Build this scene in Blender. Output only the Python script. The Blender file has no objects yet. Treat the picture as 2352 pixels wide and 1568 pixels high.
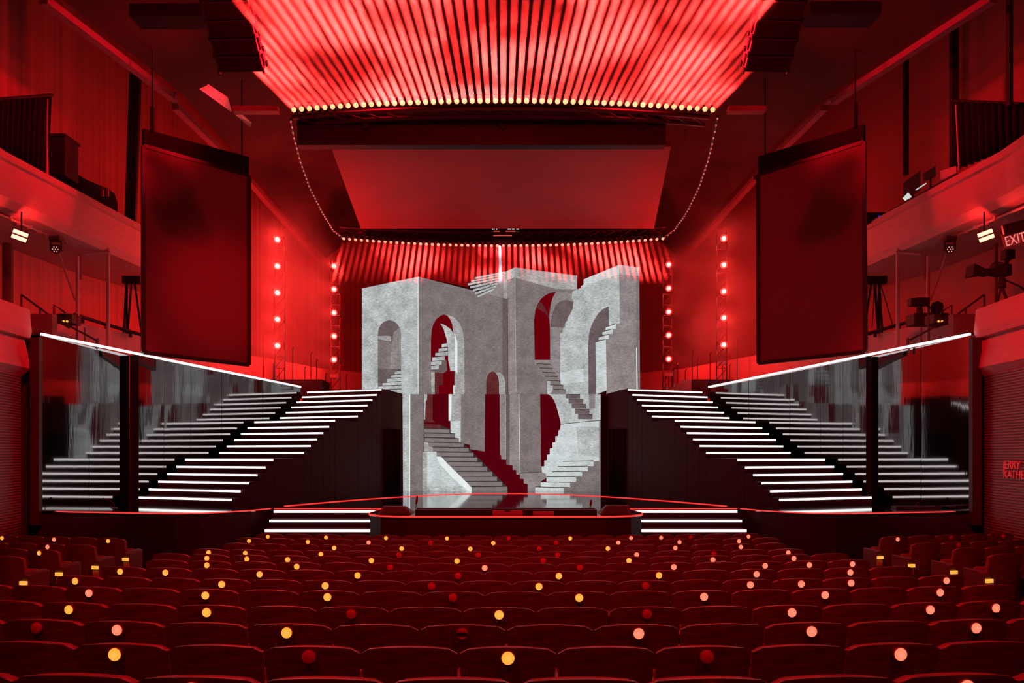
import bpy, bmesh, math, random
from mathutils import Vector, Matrix
random.seed(7)
sc = bpy.context.scene
COL = sc.collection
PI = math.pi
# ------------------------------------------------------------------ camera
F, CX, HY, ZC = 1700.0, 1155.0, 1044.0, 2.3
cam = bpy.data.cameras.new('camera')
cam_o = bpy.data.objects.new('camera', cam)
COL.objects.link(cam_o)
cam_o.location = (0, 0, ZC)
cam_o.rotation_euler = (PI / 2, 0, 0)
cam.lens = 36 * F / 2352
cam.shift_x = (1176 - CX) / 2352
cam.shift_y = (HY - 784) / 2352
cam.clip_start = .05
sc.camera = cam_o
vs = sc.view_settings
vs.view_transform = 'Standard'; vs.look = 'None'; vs.gamma = 1; vs.exposure = 0
vs.use_curve_mapping = False
cy = sc.cycles
cy.max_bounces = 5; cy.diffuse_bounces = 2; cy.glossy_bounces = 3
cy.transmission_bounces = 2; cy.volume_bounces = 0; cy.transparent_max_bounces = 6
cy.sample_clamp_indirect = 3.0
cy.volume_step_rate = 4.0
cy.use_denoising = True
cy.caustics_reflective = False; cy.caustics_refractive = False
wd = bpy.data.worlds.new('world'); sc.world = wd; wd.use_nodes = True
wd.node_tree.nodes['Background'].inputs[0].default_value = (.5, .01, .015, 1)
wd.node_tree.nodes['Background'].inputs[1].default_value = .012

def P(px, py, Y):
    return Vector(((px - CX) * Y / F, Y, ZC + (HY - py) * Y / F))

# ------------------------------------------------------------------ materials
MATS = {}
def lin(c):
    c /= 255.0
    return c / 12.92 if c <= .04045 else ((c + .055) / 1.055) ** 2.4

def mat(name, col, rough=.6, spec=.5, metal=0, noise=0, nscale=8, bump=0, bscale=40, stretch=(1, 1, 1), coat=0):
    if name in MATS: return MATS[name]
    m = bpy.data.materials.new(name); m.use_nodes = True
    nt = m.node_tree; b = nt.nodes['Principled BSDF']
    b.inputs['Base Color'].default_value = (*col, 1)
    b.inputs['Roughness'].default_value = rough
    b.inputs['Specular IOR Level'].default_value = spec
    b.inputs['Metallic'].default_value = metal
    if coat: b.inputs['Coat Weight'].default_value = coat
    if noise or bump:
        tc = nt.nodes.new('ShaderNodeTexCoord')
        mp = nt.nodes.new('ShaderNodeMapping'); mp.inputs['Scale'].default_value = stretch
        nt.links.new(tc.outputs['Object'], mp.inputs[0])
    if noise:
        n = nt.nodes.new('ShaderNodeTexNoise'); n.inputs['Scale'].default_value = nscale; n.inputs['Detail'].default_value = 5
        nt.links.new(mp.outputs[0], n.inputs['Vector'])
        r = nt.nodes.new('ShaderNodeValToRGB')
        r.color_ramp.elements[0].position = .3; r.color_ramp.elements[1].position = .7
        r.color_ramp.elements[0].color = (*[c * (1 - noise) for c in col], 1)
        r.color_ramp.elements[1].color = (*[min(1, c * (1 + noise)) for c in col], 1)
        nt.links.new(n.outputs['Fac'], r.inputs[0]); nt.links.new(r.outputs[0], b.inputs['Base Color'])
    if bump:
        n = nt.nodes.new('ShaderNodeTexNoise'); n.inputs['Scale'].default_value = bscale; n.inputs['Detail'].default_value = 3
        nt.links.new(mp.outputs[0], n.inputs['Vector'])
        bp = nt.nodes.new('ShaderNodeBump'); bp.inputs['Strength'].default_value = bump; bp.inputs['Distance'].default_value = .02
        nt.links.new(n.outputs['Fac'], bp.inputs['Height']); nt.links.new(bp.outputs[0], b.inputs['Normal'])
    MATS[name] = m
    return m

def emit(name, col, s=1.0, noise=0, nscale=2.0, contrast=(.3, .7)):
    if name in MATS: return MATS[name]
    m = bpy.data.materials.new(name); m.use_nodes = True
    nt = m.node_tree; nt.nodes.clear()
    o = nt.nodes.new('ShaderNodeOutputMaterial'); e = nt.nodes.new('ShaderNodeEmission')
    e.inputs[0].default_value = (*col, 1); e.inputs[1].default_value = s
    nt.links.new(e.outputs[0], o.inputs[0])
    if noise:
        tc = nt.nodes.new('ShaderNodeTexCoord')
        n = nt.nodes.new('ShaderNodeTexNoise'); n.inputs['Scale'].default_value = nscale; n.inputs['Detail'].default_value = 8; n.inputs['Roughness'].default_value = .62
        nt.links.new(tc.outputs['Object'], n.inputs['Vector'])
        r = nt.nodes.new('ShaderNodeValToRGB')
        r.color_ramp.elements[0].position, r.color_ramp.elements[1].position = contrast
        r.color_ramp.elements[0].color = (*[c * (1 - noise) for c in col], 1)
        r.color_ramp.elements[1].color = (*[c * (1 + noise) for c in col], 1)
        nt.links.new(n.outputs['Fac'], r.inputs[0])
        # fine pitting, faint board lines and pale flecks in the pictured concrete
        n2 = nt.nodes.new('ShaderNodeTexNoise'); n2.inputs['Scale'].default_value = 14; n2.inputs['Detail'].default_value = 6
        mp = nt.nodes.new('ShaderNodeMapping'); mp.inputs['Scale'].default_value = (.7, 1, 2.2)
        nt.links.new(tc.outputs['Object'], mp.inputs[0]); nt.links.new(mp.outputs[0], n2.inputs['Vector'])
        r2 = nt.nodes.new('ShaderNodeMapRange'); r2.inputs[1].default_value, r2.inputs[2].default_value = .3, .7
        r2.inputs[3].default_value, r2.inputs[4].default_value = 1 - noise * .9, 1 + noise * .9
        nt.links.new(n2.outputs['Fac'], r2.inputs[0])
        vo = nt.nodes.new('ShaderNodeTexVoronoi'); vo.inputs['Scale'].default_value = 3.1
        nt.links.new(tc.outputs['Object'], vo.inputs['Vector'])
        r3 = nt.nodes.new('ShaderNodeMapRange'); r3.inputs[1].default_value, r3.inputs[2].default_value = .05, .075
        r3.inputs[3].default_value, r3.inputs[4].default_value = 1 + noise * 1.6, 1
        nt.links.new(vo.outputs['Distance'], r3.inputs[0])
        mm = nt.nodes.new('ShaderNodeMath'); mm.operation = 'MULTIPLY'; nt.links.new(r2.outputs[0], mm.inputs[0]); nt.links.new(r3.outputs[0], mm.inputs[1])
        nt.links.new(r.outputs[0], e.inputs[0])
        ms = nt.nodes.new('ShaderNodeMath'); ms.operation = 'MULTIPLY'; ms.inputs[1].default_value = s; nt.links.new(mm.outputs[0], ms.inputs[0]); nt.links.new(ms.outputs[0], e.inputs[1])
    m.cycles.emission_sampling = 'NONE'
    MATS[name] = m
    return m

def ribbed(name, col, freq, depth=.35, rough=.6, axis='X'):
    """painted timber boards: thin vertical grooves along the wall"""
    m = bpy.data.materials.new(name); m.use_nodes = True
    nt = m.node_tree; b = nt.nodes['Principled BSDF']
    b.inputs['Roughness'].default_value = rough
    g = nt.nodes.new('ShaderNodeNewGeometry'); sp = nt.nodes.new('ShaderNodeSeparateXYZ')
    nt.links.new(g.outputs['Position'], sp.inputs[0])
    cb = nt.nodes.new('ShaderNodeCombineXYZ')
    nt.links.new(sp.outputs['X'], cb.inputs[0]); nt.links.new(sp.outputs['Y'], cb.inputs[1])
    n = nt.nodes.new('ShaderNodeTexNoise'); n.inputs['Scale'].default_value = freq; n.inputs['Detail'].default_value = 3
    nt.links.new(cb.outputs[0], n.inputs['Vector'])
    r = nt.nodes.new('ShaderNodeValToRGB')
    r.color_ramp.elements[0].position = .35; r.color_ramp.elements[1].position = .6
    r.color_ramp.elements[0].color = (*[c * (1 - depth) for c in col], 1); r.color_ramp.elements[1].color = (*col, 1)
    nt.links.new(n.outputs['Fac'], r.inputs[0]); nt.links.new(r.outputs[0], b.inputs['Base Color'])
    bp = nt.nodes.new('ShaderNodeBump'); bp.inputs['Strength'].default_value = .5; bp.inputs['Distance'].default_value = .03
    nt.links.new(n.outputs['Fac'], bp.inputs['Height']); nt.links.new(bp.outputs[0], b.inputs['Normal'])
    MATS[name] = m
    return m

RED = (1, .006, .018)
WARM = (1, .024, .021)
M_black = mat('black_paint', (.028, .016, .017), .6, .3)
M_cloth = mat('black_cloth', (.02, .014, .016), .95, .1, noise=.3, nscale=20)
M_metal = mat('dark_metal', (.05, .045, .045), .4, metal=.4)
M_steel = mat('painted_pipe', (.5, .45, .45), .45)
M_seatwood = mat('seat_wood', (.2, .085, .06), .42, .4, noise=.35, nscale=3, stretch=(2, 2, 14))
M_fabric = mat('seat_fabric', (.4, .15, .12), .75, .3, noise=.15, nscale=60)
M_arm = mat('arm_wood', (.16, .07, .05), .4, .5)
M_plaster = mat('plaster', (.6, .32, .32), .7, noise=.06, nscale=3, bump=.15, bscale=25, stretch=(1, 1, 6))
M_soffit = mat('soffit', (.4, .22, .21), .8, noise=.08, nscale=2)
M_wall = ribbed('timber_wall', (.58, .24, .22), 6.0, .3)
M_panelwall = ribbed('smooth_wall', (.38, .17, .16), 1.2, .12)
M_ceil = mat('ceiling_paint', (.042, .026, .027), .9, noise=.4, nscale=.6)
M_beam = mat('beam_paint', (.26, .14, .17), .6)
M_armp = mat('arm_paint', (.16, .07, .07), .6)
M_carpet = mat('floor_carpet', (.05, .03, .03), .95, noise=.3, nscale=30)
M_stage = mat('stage_gloss', (.012, .009, .010), .06, 1.0, bump=.015, bscale=2.0, stretch=(1, 8, 1))
M_stagefront = mat('stage_skirt', (.03, .02, .022), .6)
M_tread = mat('stair_black', (.05, .010, .012), .6, .2)
M_mirror = mat('mirror_panel', (.23, .21, .215), .05, .5, metal=1, bump=.07, bscale=1.6, stretch=(2.6, 2.6, .3))
M_ribs = mat('ribbed_cladding', (.2, .12, .12), .38, .5)
M_dark = mat('screen_face', (.27, .1, .13), .7)
M_canopy = mat('canopy_face', (.30, .035, .045), .65, noise=.1, nscale=.7)
M_redbox = mat('grey_case', (.6, .5, .5), .5)
M_strip = emit('white_led', (1, .97, .96), 2.3)
M_redled = emit('red_led', WARM, 2.2)
M_lens = emit('beam_lens', (1, .40, .17), 1.9)
M_lens2 = emit('back_lens', (1, .27, .16), 1.8)
M_star = emit('tower_lens', (1, .42, .2), 14.0)
M_yel = emit('yellow_glow', (1, .33, .04), 1.35)
M_yelc = emit('yellow_core', (1, .42, .07), 1.2)
M_pink = emit('pink_glow', (1, .2, .11), 1.3)
M_pinkc = emit('pink_core', (1, .27, .17), 1.1)
M_off = mat('red_reflector', (.9, .25, .25), .5)
M_amber = emit('amber_light', (1, .42, .06), 1.1)
M_wash = emit('wash_led', (1, .22, .15), 4.5)
M_white = emit('small_white', (.8, .85, .8), .8)
M_exit = emit('exit_glow', (1, .22, .2), 1.0)

# ------------------------------------------------------------------ mesh helpers
class MB:
    def __init__(s): s.v = []; s.f = []; s.m = []
    def add(s, vs, fs, mi=0):
        b = len(s.v); s.v += [Vector(v) for v in vs]
        for f in fs: s.f.append([b + i for i in f]); s.m.append(mi)
        return s
    def box(s, lo, hi, M=None, mi=0):
        (a, b, c), (d, e, f) = lo, hi
        vs = [Vector(p) for p in ((a, b, c), (d, b, c), (d, e, c), (a, e, c), (a, b, f), (d, b, f), (d, e, f), (a, e, f))]
        if M is not None: vs = [M @ v for v in vs]
        return s.add(vs, [(0, 3, 2, 1), (4, 5, 6, 7), (0, 1, 5, 4), (1, 2, 6, 5), (2, 3, 7, 6), (3, 0, 4, 7)], mi)
    def bar(s, p, q, w, h=None, up=(0, 0, 1), mi=0):
        """square bar from p to q, w across and h along up"""
        p, q = Vector(p), Vector(q); h = h or w
        d = (q - p).normalized(); u = Vector(up)
        x = d.cross(u)
        if x.length < 1e-4: x = d.cross(Vector((0, 1, 0)))
        x.normalize(); u = x.cross(d).normalized()
        x *= w / 2; u *= h / 2
        return s.add([p - x - u, p + x - u, p + x + u, p - x + u, q - x - u, q + x - u, q + x + u, q - x + u],
                     [(0, 1, 2, 3), (7, 6, 5, 4), (0, 4, 5, 1), (1, 5, 6, 2), (2, 6, 7, 3), (3, 7, 4, 0)], mi)
    def tube(s, pts, r, n=8, mi=0):
        pts = [Vector(p) for p in pts]; rings = []
        for i, p in enumerate(pts):
            d = (pts[min(i + 1, len(pts) - 1)] - pts[max(i - 1, 0)]).normalized()
            a = d.cross(Vector((0, 0, 1)))
            if a.length < 1e-3: a = d.cross(Vector((0, 1, 0)))
            a.normalize(); b = d.cross(a)
            rr = r[i] if isinstance(r, (list, tuple)) else r
            rings.append([p + a * rr * math.cos(2 * PI * k / n) + b * rr * math.sin(2 * PI * k / n) for k in range(n)])
        vs = [v for R in rings for v in R]; fs = []
        for i in range(len(pts) - 1):
            for k in range(n):
                k2 = (k + 1) % n
                fs.append((i * n + k, i * n + k2, (i + 1) * n + k2, (i + 1) * n + k))
        fs.append(tuple(range(n))[::-1]); fs.append(tuple((len(pts) - 1) * n + k for k in range(n)))
        return s.add(vs, fs, mi)
    def prism(s, poly, ext, mi=0):
        """poly: 3D points, extruded by the vector ext"""
        poly = [Vector(p) for p in poly]; e = Vector(ext); n = len(poly)
        fs = [tuple(range(n)), tuple(range(2 * n - 1, n - 1, -1))]
        for i in range(n):
            j = (i + 1) % n; fs.append((i, i + n, j + n, j))
        return s.add(poly + [p + e for p in poly], fs, mi)
    def disc(s, c, nrm, r, n=20, mi=0, th=0.004):
        c = Vector(c); d = Vector(nrm).normalized()
        return s.tube([c, c + d * th], r, n, mi)
    def sweep(s, prof, path, mi=0, close=True):
        """prof: (offset outwards, z) pairs; path: plan points (x, y) with outward side on the left of travel"""
        path = [Vector((p[0], p[1], p[2] if len(p) > 2 else 0)) for p in path]; R = []
        for i, p in enumerate(path):
            d = path[min(i + 1, len(path) - 1)] - path[max(i - 1, 0)]; d.z = 0; d.normalize()
            nrm = Vector((-d.y, d.x, 0))
            R.append([p + nrm * o + Vector((0, 0, z)) for o, z in prof])
        n = len(prof); vs = [v for r in R for v in r]; fs = []
        for i in range(len(path) - 1):
            for k in range(n if close else n - 1):
                k2 = (k + 1) % n
                fs.append((i * n + k, (i + 1) * n + k, (i + 1) * n + k2, i * n + k2))
        if close:
            fs.append(tuple(range(n))); fs.append(tuple((len(path) - 1) * n + k for k in range(n))[::-1])
        return s.add(vs, fs, mi)
    def mesh(s, name, mats, org=(0, 0, 0), smooth=False, bevel=0):
        o = Vector(org)
        me = bpy.data.meshes.new(name)
        me.from_pydata([v - o for v in s.v], [], s.f)
        for m in (mats if isinstance(mats, (list, tuple)) else [mats]): me.materials.append(m)
        me.polygons.foreach_set('material_index', s.m)
        bm = bmesh.new(); bm.from_mesh(me)
        bmesh.ops.recalc_face_normals(bm, faces=bm.faces)
        if bevel:
            bmesh.ops.bevel(bm, geom=[e for e in bm.edges if len(e.link_faces) == 2 and e.calc_face_angle(0) > .6], offset=bevel, segments=2, affect='EDGES', profile=.6)
        bm.to_mesh(me); bm.free()
        if smooth:
            for p in me.polygons: p.use_smooth = True
            me.set_sharp_from_angle(angle=math.radians(40))
        me.update()
        return me
    def build(s, name, mats, parent=None, world=False, smooth=False, bevel=0):
        """world=True: the coordinates are world ones and the parent's place is taken off"""
        org = parent_loc(parent) if (parent is not None and world) else (0, 0, 0)
        return link(name, s.mesh(name, mats, org, smooth, bevel), parent)

def parent_loc(p):
    o = Vector((0, 0, 0))
    while p is not None: o += p.location; p = p.parent
    return o
def link(name, data, parent=None):
    o = bpy.data.objects.new(name, data); COL.objects.link(o)
    if parent is not None: o.parent = parent
    return o
def thing(name, label, cat, loc=(0, 0, 0), group=None, rz=0):
    o = bpy.data.objects.new(name, None); COL.objects.link(o)
    o.location = loc; o.rotation_euler = (0, 0, rz); o.empty_display_size = .1
    o['label'] = label; o['category'] = cat
    if group: o['group'] = group
    return o
def tag(o, label, cat, group=None, kind=None):
    if label: o['label'] = label
    if cat: o['category'] = cat
    if group: o['group'] = group
    if kind: o['kind'] = kind
    return o
def struct(name, mb, m, label=None, **k):
    o = mb.build(name, m, **k); o['kind'] = 'structure'
    if label: o['label'] = label; o['category'] = name.split('_')[0]
    return o
def copy_tree(o, parent=None):
    c = o.copy(); COL.objects.link(c); c.parent = parent
    for ch in list(o.children): copy_tree(ch, c)
    return c
def lamp(kind, loc, energy, col=RED, target=None, d=None, **kw):
    l = bpy.data.lights.new('red_light', kind); l.energy = energy; l.color = col
    for k, v in kw.items(): setattr(l, k, v)
    o = bpy.data.objects.new('red_light', l); COL.objects.link(o); o.location = loc
    if target is not None: d = Vector(target) - Vector(loc)
    if d is not None: o.rotation_euler = Vector(d).to_track_quat('-Z', 'Y').to_euler()
    return o
ORD = ['first', 'second', 'third', 'fourth', 'fifth', 'sixth', 'seventh', 'eighth', 'ninth', 'tenth', 'eleventh', 'twelfth', 'thirteenth',
       'fourteenth', 'fifteenth', 'sixteenth', 'seventeenth', 'eighteenth', 'nineteenth']
TENS = {20: 'twentieth', 30: 'thirtieth', 40: 'fortieth', 50: 'fiftieth'}
TW = {20: 'twenty', 30: 'thirty', 40: 'forty', 50: 'fifty'}
def ordinal(n):
    if n < 20: return ORD[n - 1]
    t, u = n // 10 * 10, n % 10
    return TENS[t] if u == 0 else TW[t] + '-' + ORD[u - 1]
SIDE = {-1: 'left', 1: 'right'}

# ------------------------------------------------------------------ floor and seats
RC = 32.0
ROWS = []   # from the camera towards the stage: centre depth, seat top height, boundary px, spacing px
raw = [(1553, 890, 297), (1482, 1053, 227), (1432, 1163, 201), (1392, 1062, 169), (1356, 1113, 144), (1332, 1176, 122.5), (1309.5, 1110, 115.2),
       (1292, 1168, 108.7), (1277.5, 1198, 98.5), (1265, 1144, 91), (1251, 1120, 78.8), (1238.4, 1169, 71.8), (1228.5, 1133, 70.5)]
FL = [(3.3 + .87 * i, ZC - (r[0] - HY) * (3.3 + .87 * i) / F) for i, r in enumerate(raw)]
def seat_top(y):
    """fitted height of the seat tops for the row depth y"""
    a = 1.31 - .0824 * (y - 3.3)
    return a + .0033 * (y - 3.3) ** 2
def floor_z(y): return seat_top(y) - .87
fb = MB()
ny, nx = 30, 24
vs_, fs_ = [], []
for j in range(ny + 1):
    y = 1.0 + j * 13.4 / ny
    for i in range(nx + 1):
        a = -11.5 + 23.0 * i / nx
        th = a / RC
        vs_.append((RC * math.sin(th), y + RC * (1 - math.cos(th)), floor_z(y)))
for j in range(ny):
    for i in range(nx):
        b = j * (nx + 1) + i; fs_.append((b, b + 1, b + nx + 2, b + nx + 1))
fb.add(vs_, fs_)
zf = floor_z(14.4)
fb.add([(-14, 13.5, zf - .01), (14, 13.5, zf - .01), (14, 36, zf - .01), (-14, 36, zf - .01)], [(0, 1, 2, 3)])
fl = struct('floor', fb, M_carpet, 'dark carpeted auditorium floor falling gently towards the stage')

def seat_meshes():
    W, H0, H1 = .562, .34, .87
    nxs, nzs = 12, 7
    def shell(dy, th, w, top, bot, arch=.03):
        vs, fs = [], []
        for s in (0, 1):
            for j in range(nzs + 1):
                t = j / nzs
                for i in range(nxs + 1):
                    u = -1 + 2 * i / nxs
                    z = bot + (top - arch * u * u - (.02 if abs(u) > .99 else 0) - bot) * t
                    x = u * w / 2 * (1 - .05 * (1 - t))
                    y = dy - .045 * (1 - u * u) + .10 * (1 - (z - .34) / .53) + s * th
                    vs.append((x, y, z))
        n = (nxs + 1) * (nzs + 1)
        for j in range(nzs):
            for i in range(nxs):
                a = j * (nxs + 1) + i; b = a + nxs + 1
                fs.append((a, a + 1, b + 1, b)); fs.append((n + a + 1, n + a, n + b, n + b + 1))
        for i in range(nxs):
            a = i; fs.append((a, n + a, n + a + 1, a + 1))
            a = nzs * (nxs + 1) + i; fs.append((a, a + 1, n + a + 1, n + a))
        for j in range(nzs):
            a = j * (nxs + 1); b = a + nxs + 1; fs.append((a, b, n + b, n + a))
            a += nxs; b += nxs; fs.append((a, n + a, n + b, b))
        return MB().add(vs, fs)
    out = {}
    out['backrest'] = shell(0, .02, W, H1, H0).mesh('backrest', M_seatwood, smooth=True)
    out['back_cushion'] = shell(.021, .06, W - .04, H1 - .012, H0 + .04).mesh('back_cushion', M_fabric, smooth=True)
    s = MB().box((-.235, .20, .40), (.235, .27, .68), Matrix.Translation((0, 0, 0)) @ Matrix.Rotation(math.radians(-8), 4, 'X'))
    out['seat'] = s.mesh('seat', M_fabric, smooth=True, bevel=.03)
    a = MB().box((-.03, .06, .0), (.03, .10, .035)).box((-.034, .0, .0), (.034, .36, .035))
    out['armrest'] = MB().box((-.032, .03, .60), (.032, .40, .635)).mesh('armrest', M_arm, smooth=True, bevel=.012)
    out['leg'] = MB().box((-.02, .06, 0), (.02, .30, .60)).box((-.03, .0, 0), (.03, .36, .03)).mesh('leg', M_metal)
    e = MB().box((-.02, .0, .05), (.02, .44, .62))
    out['end_panel'] = e.mesh('end_panel', M_arm, bevel=.015)
    out['aisle_light'] = MB().box((-.06, -.045, .475), (.06, -.022, .527)).mesh('aisle_light', M_amber)
    out['row_plate'] = MB().box((-.07, -.014, .33), (.05, -.004, .43)).mesh('row_plate', mat('plate_brass', (.7, .55, .3), .4))
    return out
SM = seat_meshes()
def seat_proto():
    t = thing('theatre_seat', '', 'seat')
    for nm, x in (('backrest', 0), ('back_cushion', 0), ('seat', 0), ('armrest', .285), ('leg', .285)):
        o = link(nm, SM[nm], t); o.location.x = x
    return t
proto = seat_proto(); used = [False]
SEATS = []   # (root, row number from stage, seat number, disc world position)
def place_seat(x, y, z, rz, w, row, label_tail, end=0):
    o = proto if not used[0] else copy_tree(proto)
    used[0] = True
    o.location = (x, y, z); o.rotation_euler.z = rz; o.scale.x = w / .575
    if end:
        e = link('end_panel', SM['end_panel'], o); e.location.x = end * .30
        a = link('aisle_light', SM['aisle_light'], o); a.location = (end * .345, .0, 0); a['label'] = 'small glowing amber aisle light'
        lk = MB().box((-.06, -.02, .56), (.06, .12, .60)).box((-.055, -.012, .30), (.055, .09, .56))
        b = lk.build('end_bracket', M_arm, o); b.location.x = end * .345
        pl = link('row_plate', SM['row_plate'], b); pl.location = (.012, -.006, .02)
    o['group'] = 'theatre seats in the auditorium'
    M = Matrix.Translation((x, y, z)) @ Matrix.Rotation(rz, 4, 'Z')
    SEATS.append([o, row, label_tail, M])
    return o
def pix(v): return (CX + F * v.x / v.y, HY - F * (v.z - ZC) / v.y)
limL = {12: -4.76, 11: -4.82, 10: -4.85, 9: -4.92, 8: -4.97, 7: -5.1, 6: -5.2, 5: -5.2}
limR = {12: 4.94, 11: 5.0, 10: 5.03, 9: 5.12, 8: 5.15, 7: 5.2, 6: 5.3, 5: 5.3}
for i, (yt, b0, sp) in enumerate(raw):
    Y0 = 3.3 + .87 * i; s = sp * Y0 / F; x0 = (b0 - CX) * Y0 / F
    L = limL.get(i, -5.25); R = limR.get(i, 5.35)
    k0 = math.ceil((L - x0 - .22 * s) / s); k1 = math.floor((R - x0 + .22 * s) / s)
    row = []
    for k in range(k0, k1):
        a = x0 + (k + .5) * s; th = a / RC
        x = RC * math.sin(th); y = Y0 + RC * (1 - math.cos(th))
        px = CX + F * x / y; hw = F * s / 2 / y
        if px + hw < 4 or px - hw > 2348: continue
        row.append((x, y, th))
    zt = ZC - (yt - HY) * Y0 / F
    for n, (x, y, th) in enumerate(row):
        place_seat(x, y, zt - .87, th, s, 13 - i, (13 - i, n + 1))
for S in (-1, 1):
    for j, (Y0, px, zt, nseat) in enumerate(((12.9, 253, .86, 5), (12.0, 181, .855, 4), (11.25, 96, .87, 3), (10.3, 12, .90, 1))):
        if S > 0 : zt += .03
        px = px if S < 0 else 2310 - px + (0, 2, 16, 16)[j]
        x0 = (px - CX) / F * Y0; a = .23 * -S * -1
        rz = -.21 if S < 0 else .21
        for n in range(nseat):
            x = x0 + S * n * .55 * math.cos(rz); y = Y0 + n * .55 * math.sin(abs(rz))
            place_seat(x, y, zt - .87, rz, .555, 20 + j, (20 + j, n + 1, S), end=(-S if n == 0 else 0))
# ------------------------------------------------------------------ round lights on the seat backs
z4 = [(18,112,'Y'),(357,122,'P'),(729,133,'Y'),(320,169,'P'),(247,205,'Y'),(1743,94,'Y'),(2189,97,'Y'),(1622,123,'Y'),(2071,131,'Y'),(1702,166,'Y'),(2174,173,'Y'),(1282,203,'Y'),(1747,209,'Y'),(1366,236,'Y'),(1917,250,'Y'),(2216,212,'Y'),(866,266,'Y'),(1409,279,'Y'),(2000,288,'Y'),(580,322,'Y'),(1155,332,'Y'),(1766,351,'Y'),(615,398,'P'),(1342,418,'Y'),(2116,428,'Y'),(582,474,'Y'),(1384,492,'Y'),(2207,497,'Y'),(512,590,'R'),(1411,608,'Y'),(747,731,'P'),(1920,736,'Y'),(676,874,'Y'),(2040,882,'R'),(1350,1080,'Y')]
z5 = [(298,105,'Y'),(720,107,'Y'),(1135,100,'R'),(1559,103,'Y'),(1971,97,'P'),(191,134,'P'),(606,128,'R'),(1034,136,'Y'),(1468,135,'R'),(1885,134,'P'),(2301,128,'P'),(373,172,'Y'),(874,174,'Y'),(1341,169,'R'),(1797,168,'Y'),(2251,166,'P'),(409,212,'R'),(939,217,'R'),(1477,214,'R'),(2023,212,'P'),(196,255,'Y'),(781,261,'Y'),(1379,255,'R'),(1943,251,'Y'),(330,295,'R'),(976,301,'P'),(1618,303,'R'),(2252,289,'P'),(125,354,'Y'),(800,355,'R'),(1477,354,'Y'),(2151,354,'Y'),(606,418,'R'),(1347,424,'Y'),(2067,416,'R'),(768,508,'R'),(1634,502,'Y'),(86,611,'R'),(1084,608,'Y'),(2089,609,'R'),(824,737,'B'),(2021,747,'P'),(1143,890,'Y')]
z6 = [(105,95,'R'),(549,88,'P'),(32,127,'P'),(495,117,'P'),(424,156,'P'),(844,150,'P'),(260,198,'R'),(787,194,'P'),(217,246,'P'),(759,241,'P'),(1253,221,'P'),(611,281,'P'),(1206,272,'P'),(539,338,'P'),(1172,325,'P'),(1788,310,'P'),(500,415,'P'),(1177,407,'P'),(1840,388,'P'),(203,494,'P'),(1008,481,'P'),(1807,461,'P'),(842,600,'P'),(1803,586,'P'),(898,715,'P'),(1967,696,'P'),(205,877,'R'),(1486,858,'P'),(250,1075,'Y'),(1940,1065,'P'),(1570,116,'P'),(1920,100,'R'),(2240,87,'R'),(1990,145,'R')]
discs = [(a + x / 2.94, 1200 + y / 2.94, k) for a, L in ((0, z4), (780, z5), (1552, z6)) for x, y, k in L]
DC = Vector((0, -.045 + .10 * (1 - (.815 - .34) / .53) - .004, .812))
SN = Vector((0, -1, 0))
def disc_mesh(kind):
    r = .036
    if kind in 'YP':
        g, c = (M_yel, M_yelc) if kind == 'Y' else (M_pink, M_pinkc)
    return r
DM = {}
def disc_parts(kind):
    if kind in DM: return DM[kind]
    body = MB().tube([(0, .002, 0), (0, -.012, 0)], .039, 24).mesh('rim', M_off if kind == 'R' else mat('disc_rim', (.8, .3, .3), .5), smooth=True)
    if kind == 'B':
        face = MB().tube([(0, -.012, 0), (0, -.02, 0)], .034, 24).mesh('face', M_off, smooth=True)
        core = MB().box((-.036, -.024, -.013), (.036, -.0201, .013)).mesh('band', M_black)
    else:
        mf, mc = {'Y': (M_yel, M_yelc), 'P': (M_pink, M_pinkc), 'R': (M_off, mat('reflector_core', (.8, .12, .12), .4))}[kind]
        face = MB().tube([(0, -.012, 0), (0, -.017, 0), (0, -.02, 0)], [.036, .035, .030], 24).mesh('face', mf, smooth=True)
        core = MB().tube([(0, -.0201, 0), (0, -.022, 0)], [.017, .015], 20).mesh('core', mc, smooth=True)
    DM[kind] = (body, face, core)
    return DM[kind]
taken = {}
LOOK = {'Y': 'glowing yellow', 'P': 'glowing pale pink', 'R': 'unlit red', 'B': 'dark banded unlit'}
def rowname(tl):
    if len(tl) == 2: return None
    return None
for px, py, k in discs:
    best = None
    for n, (o, row, tl, M) in enumerate(SEATS):
        if n in taken: continue
        q = pix(M @ DC); sz = 1700 / M.translation.y * .5
        d = ((q[0] - px) / 1.0) ** 2 + ((q[1] - py) * 2.2) ** 2
        if best is None or d < best[0]: best = (d, n)
    taken[best[1]] = k
def seat_words(tl):
    if len(tl) == 2: return f'{ordinal(tl[0])} row back from stage, {ordinal(tl[1])} from left'
    return f'{SIDE[tl[2]]} side block, {ordinal(tl[0] - 19)} row, {ordinal(tl[1])} from aisle'
for n, (o, row, tl, M) in enumerate(SEATS):
    k = taken.get(n)
    o['label'] = f'dark red theatre seat, {seat_words(tl)}'
    if k:
        p = M @ DC
        t = thing('round_light', f'{LOOK[k]} round light on seat back, {seat_words(tl)}', 'light', p, 'round lights on the seat backs', M.to_euler().z)
        for nm, me in zip(('rim', 'face', 'band' if k == 'B' else 'core'), disc_parts(k)): link(nm, me, t)
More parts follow.
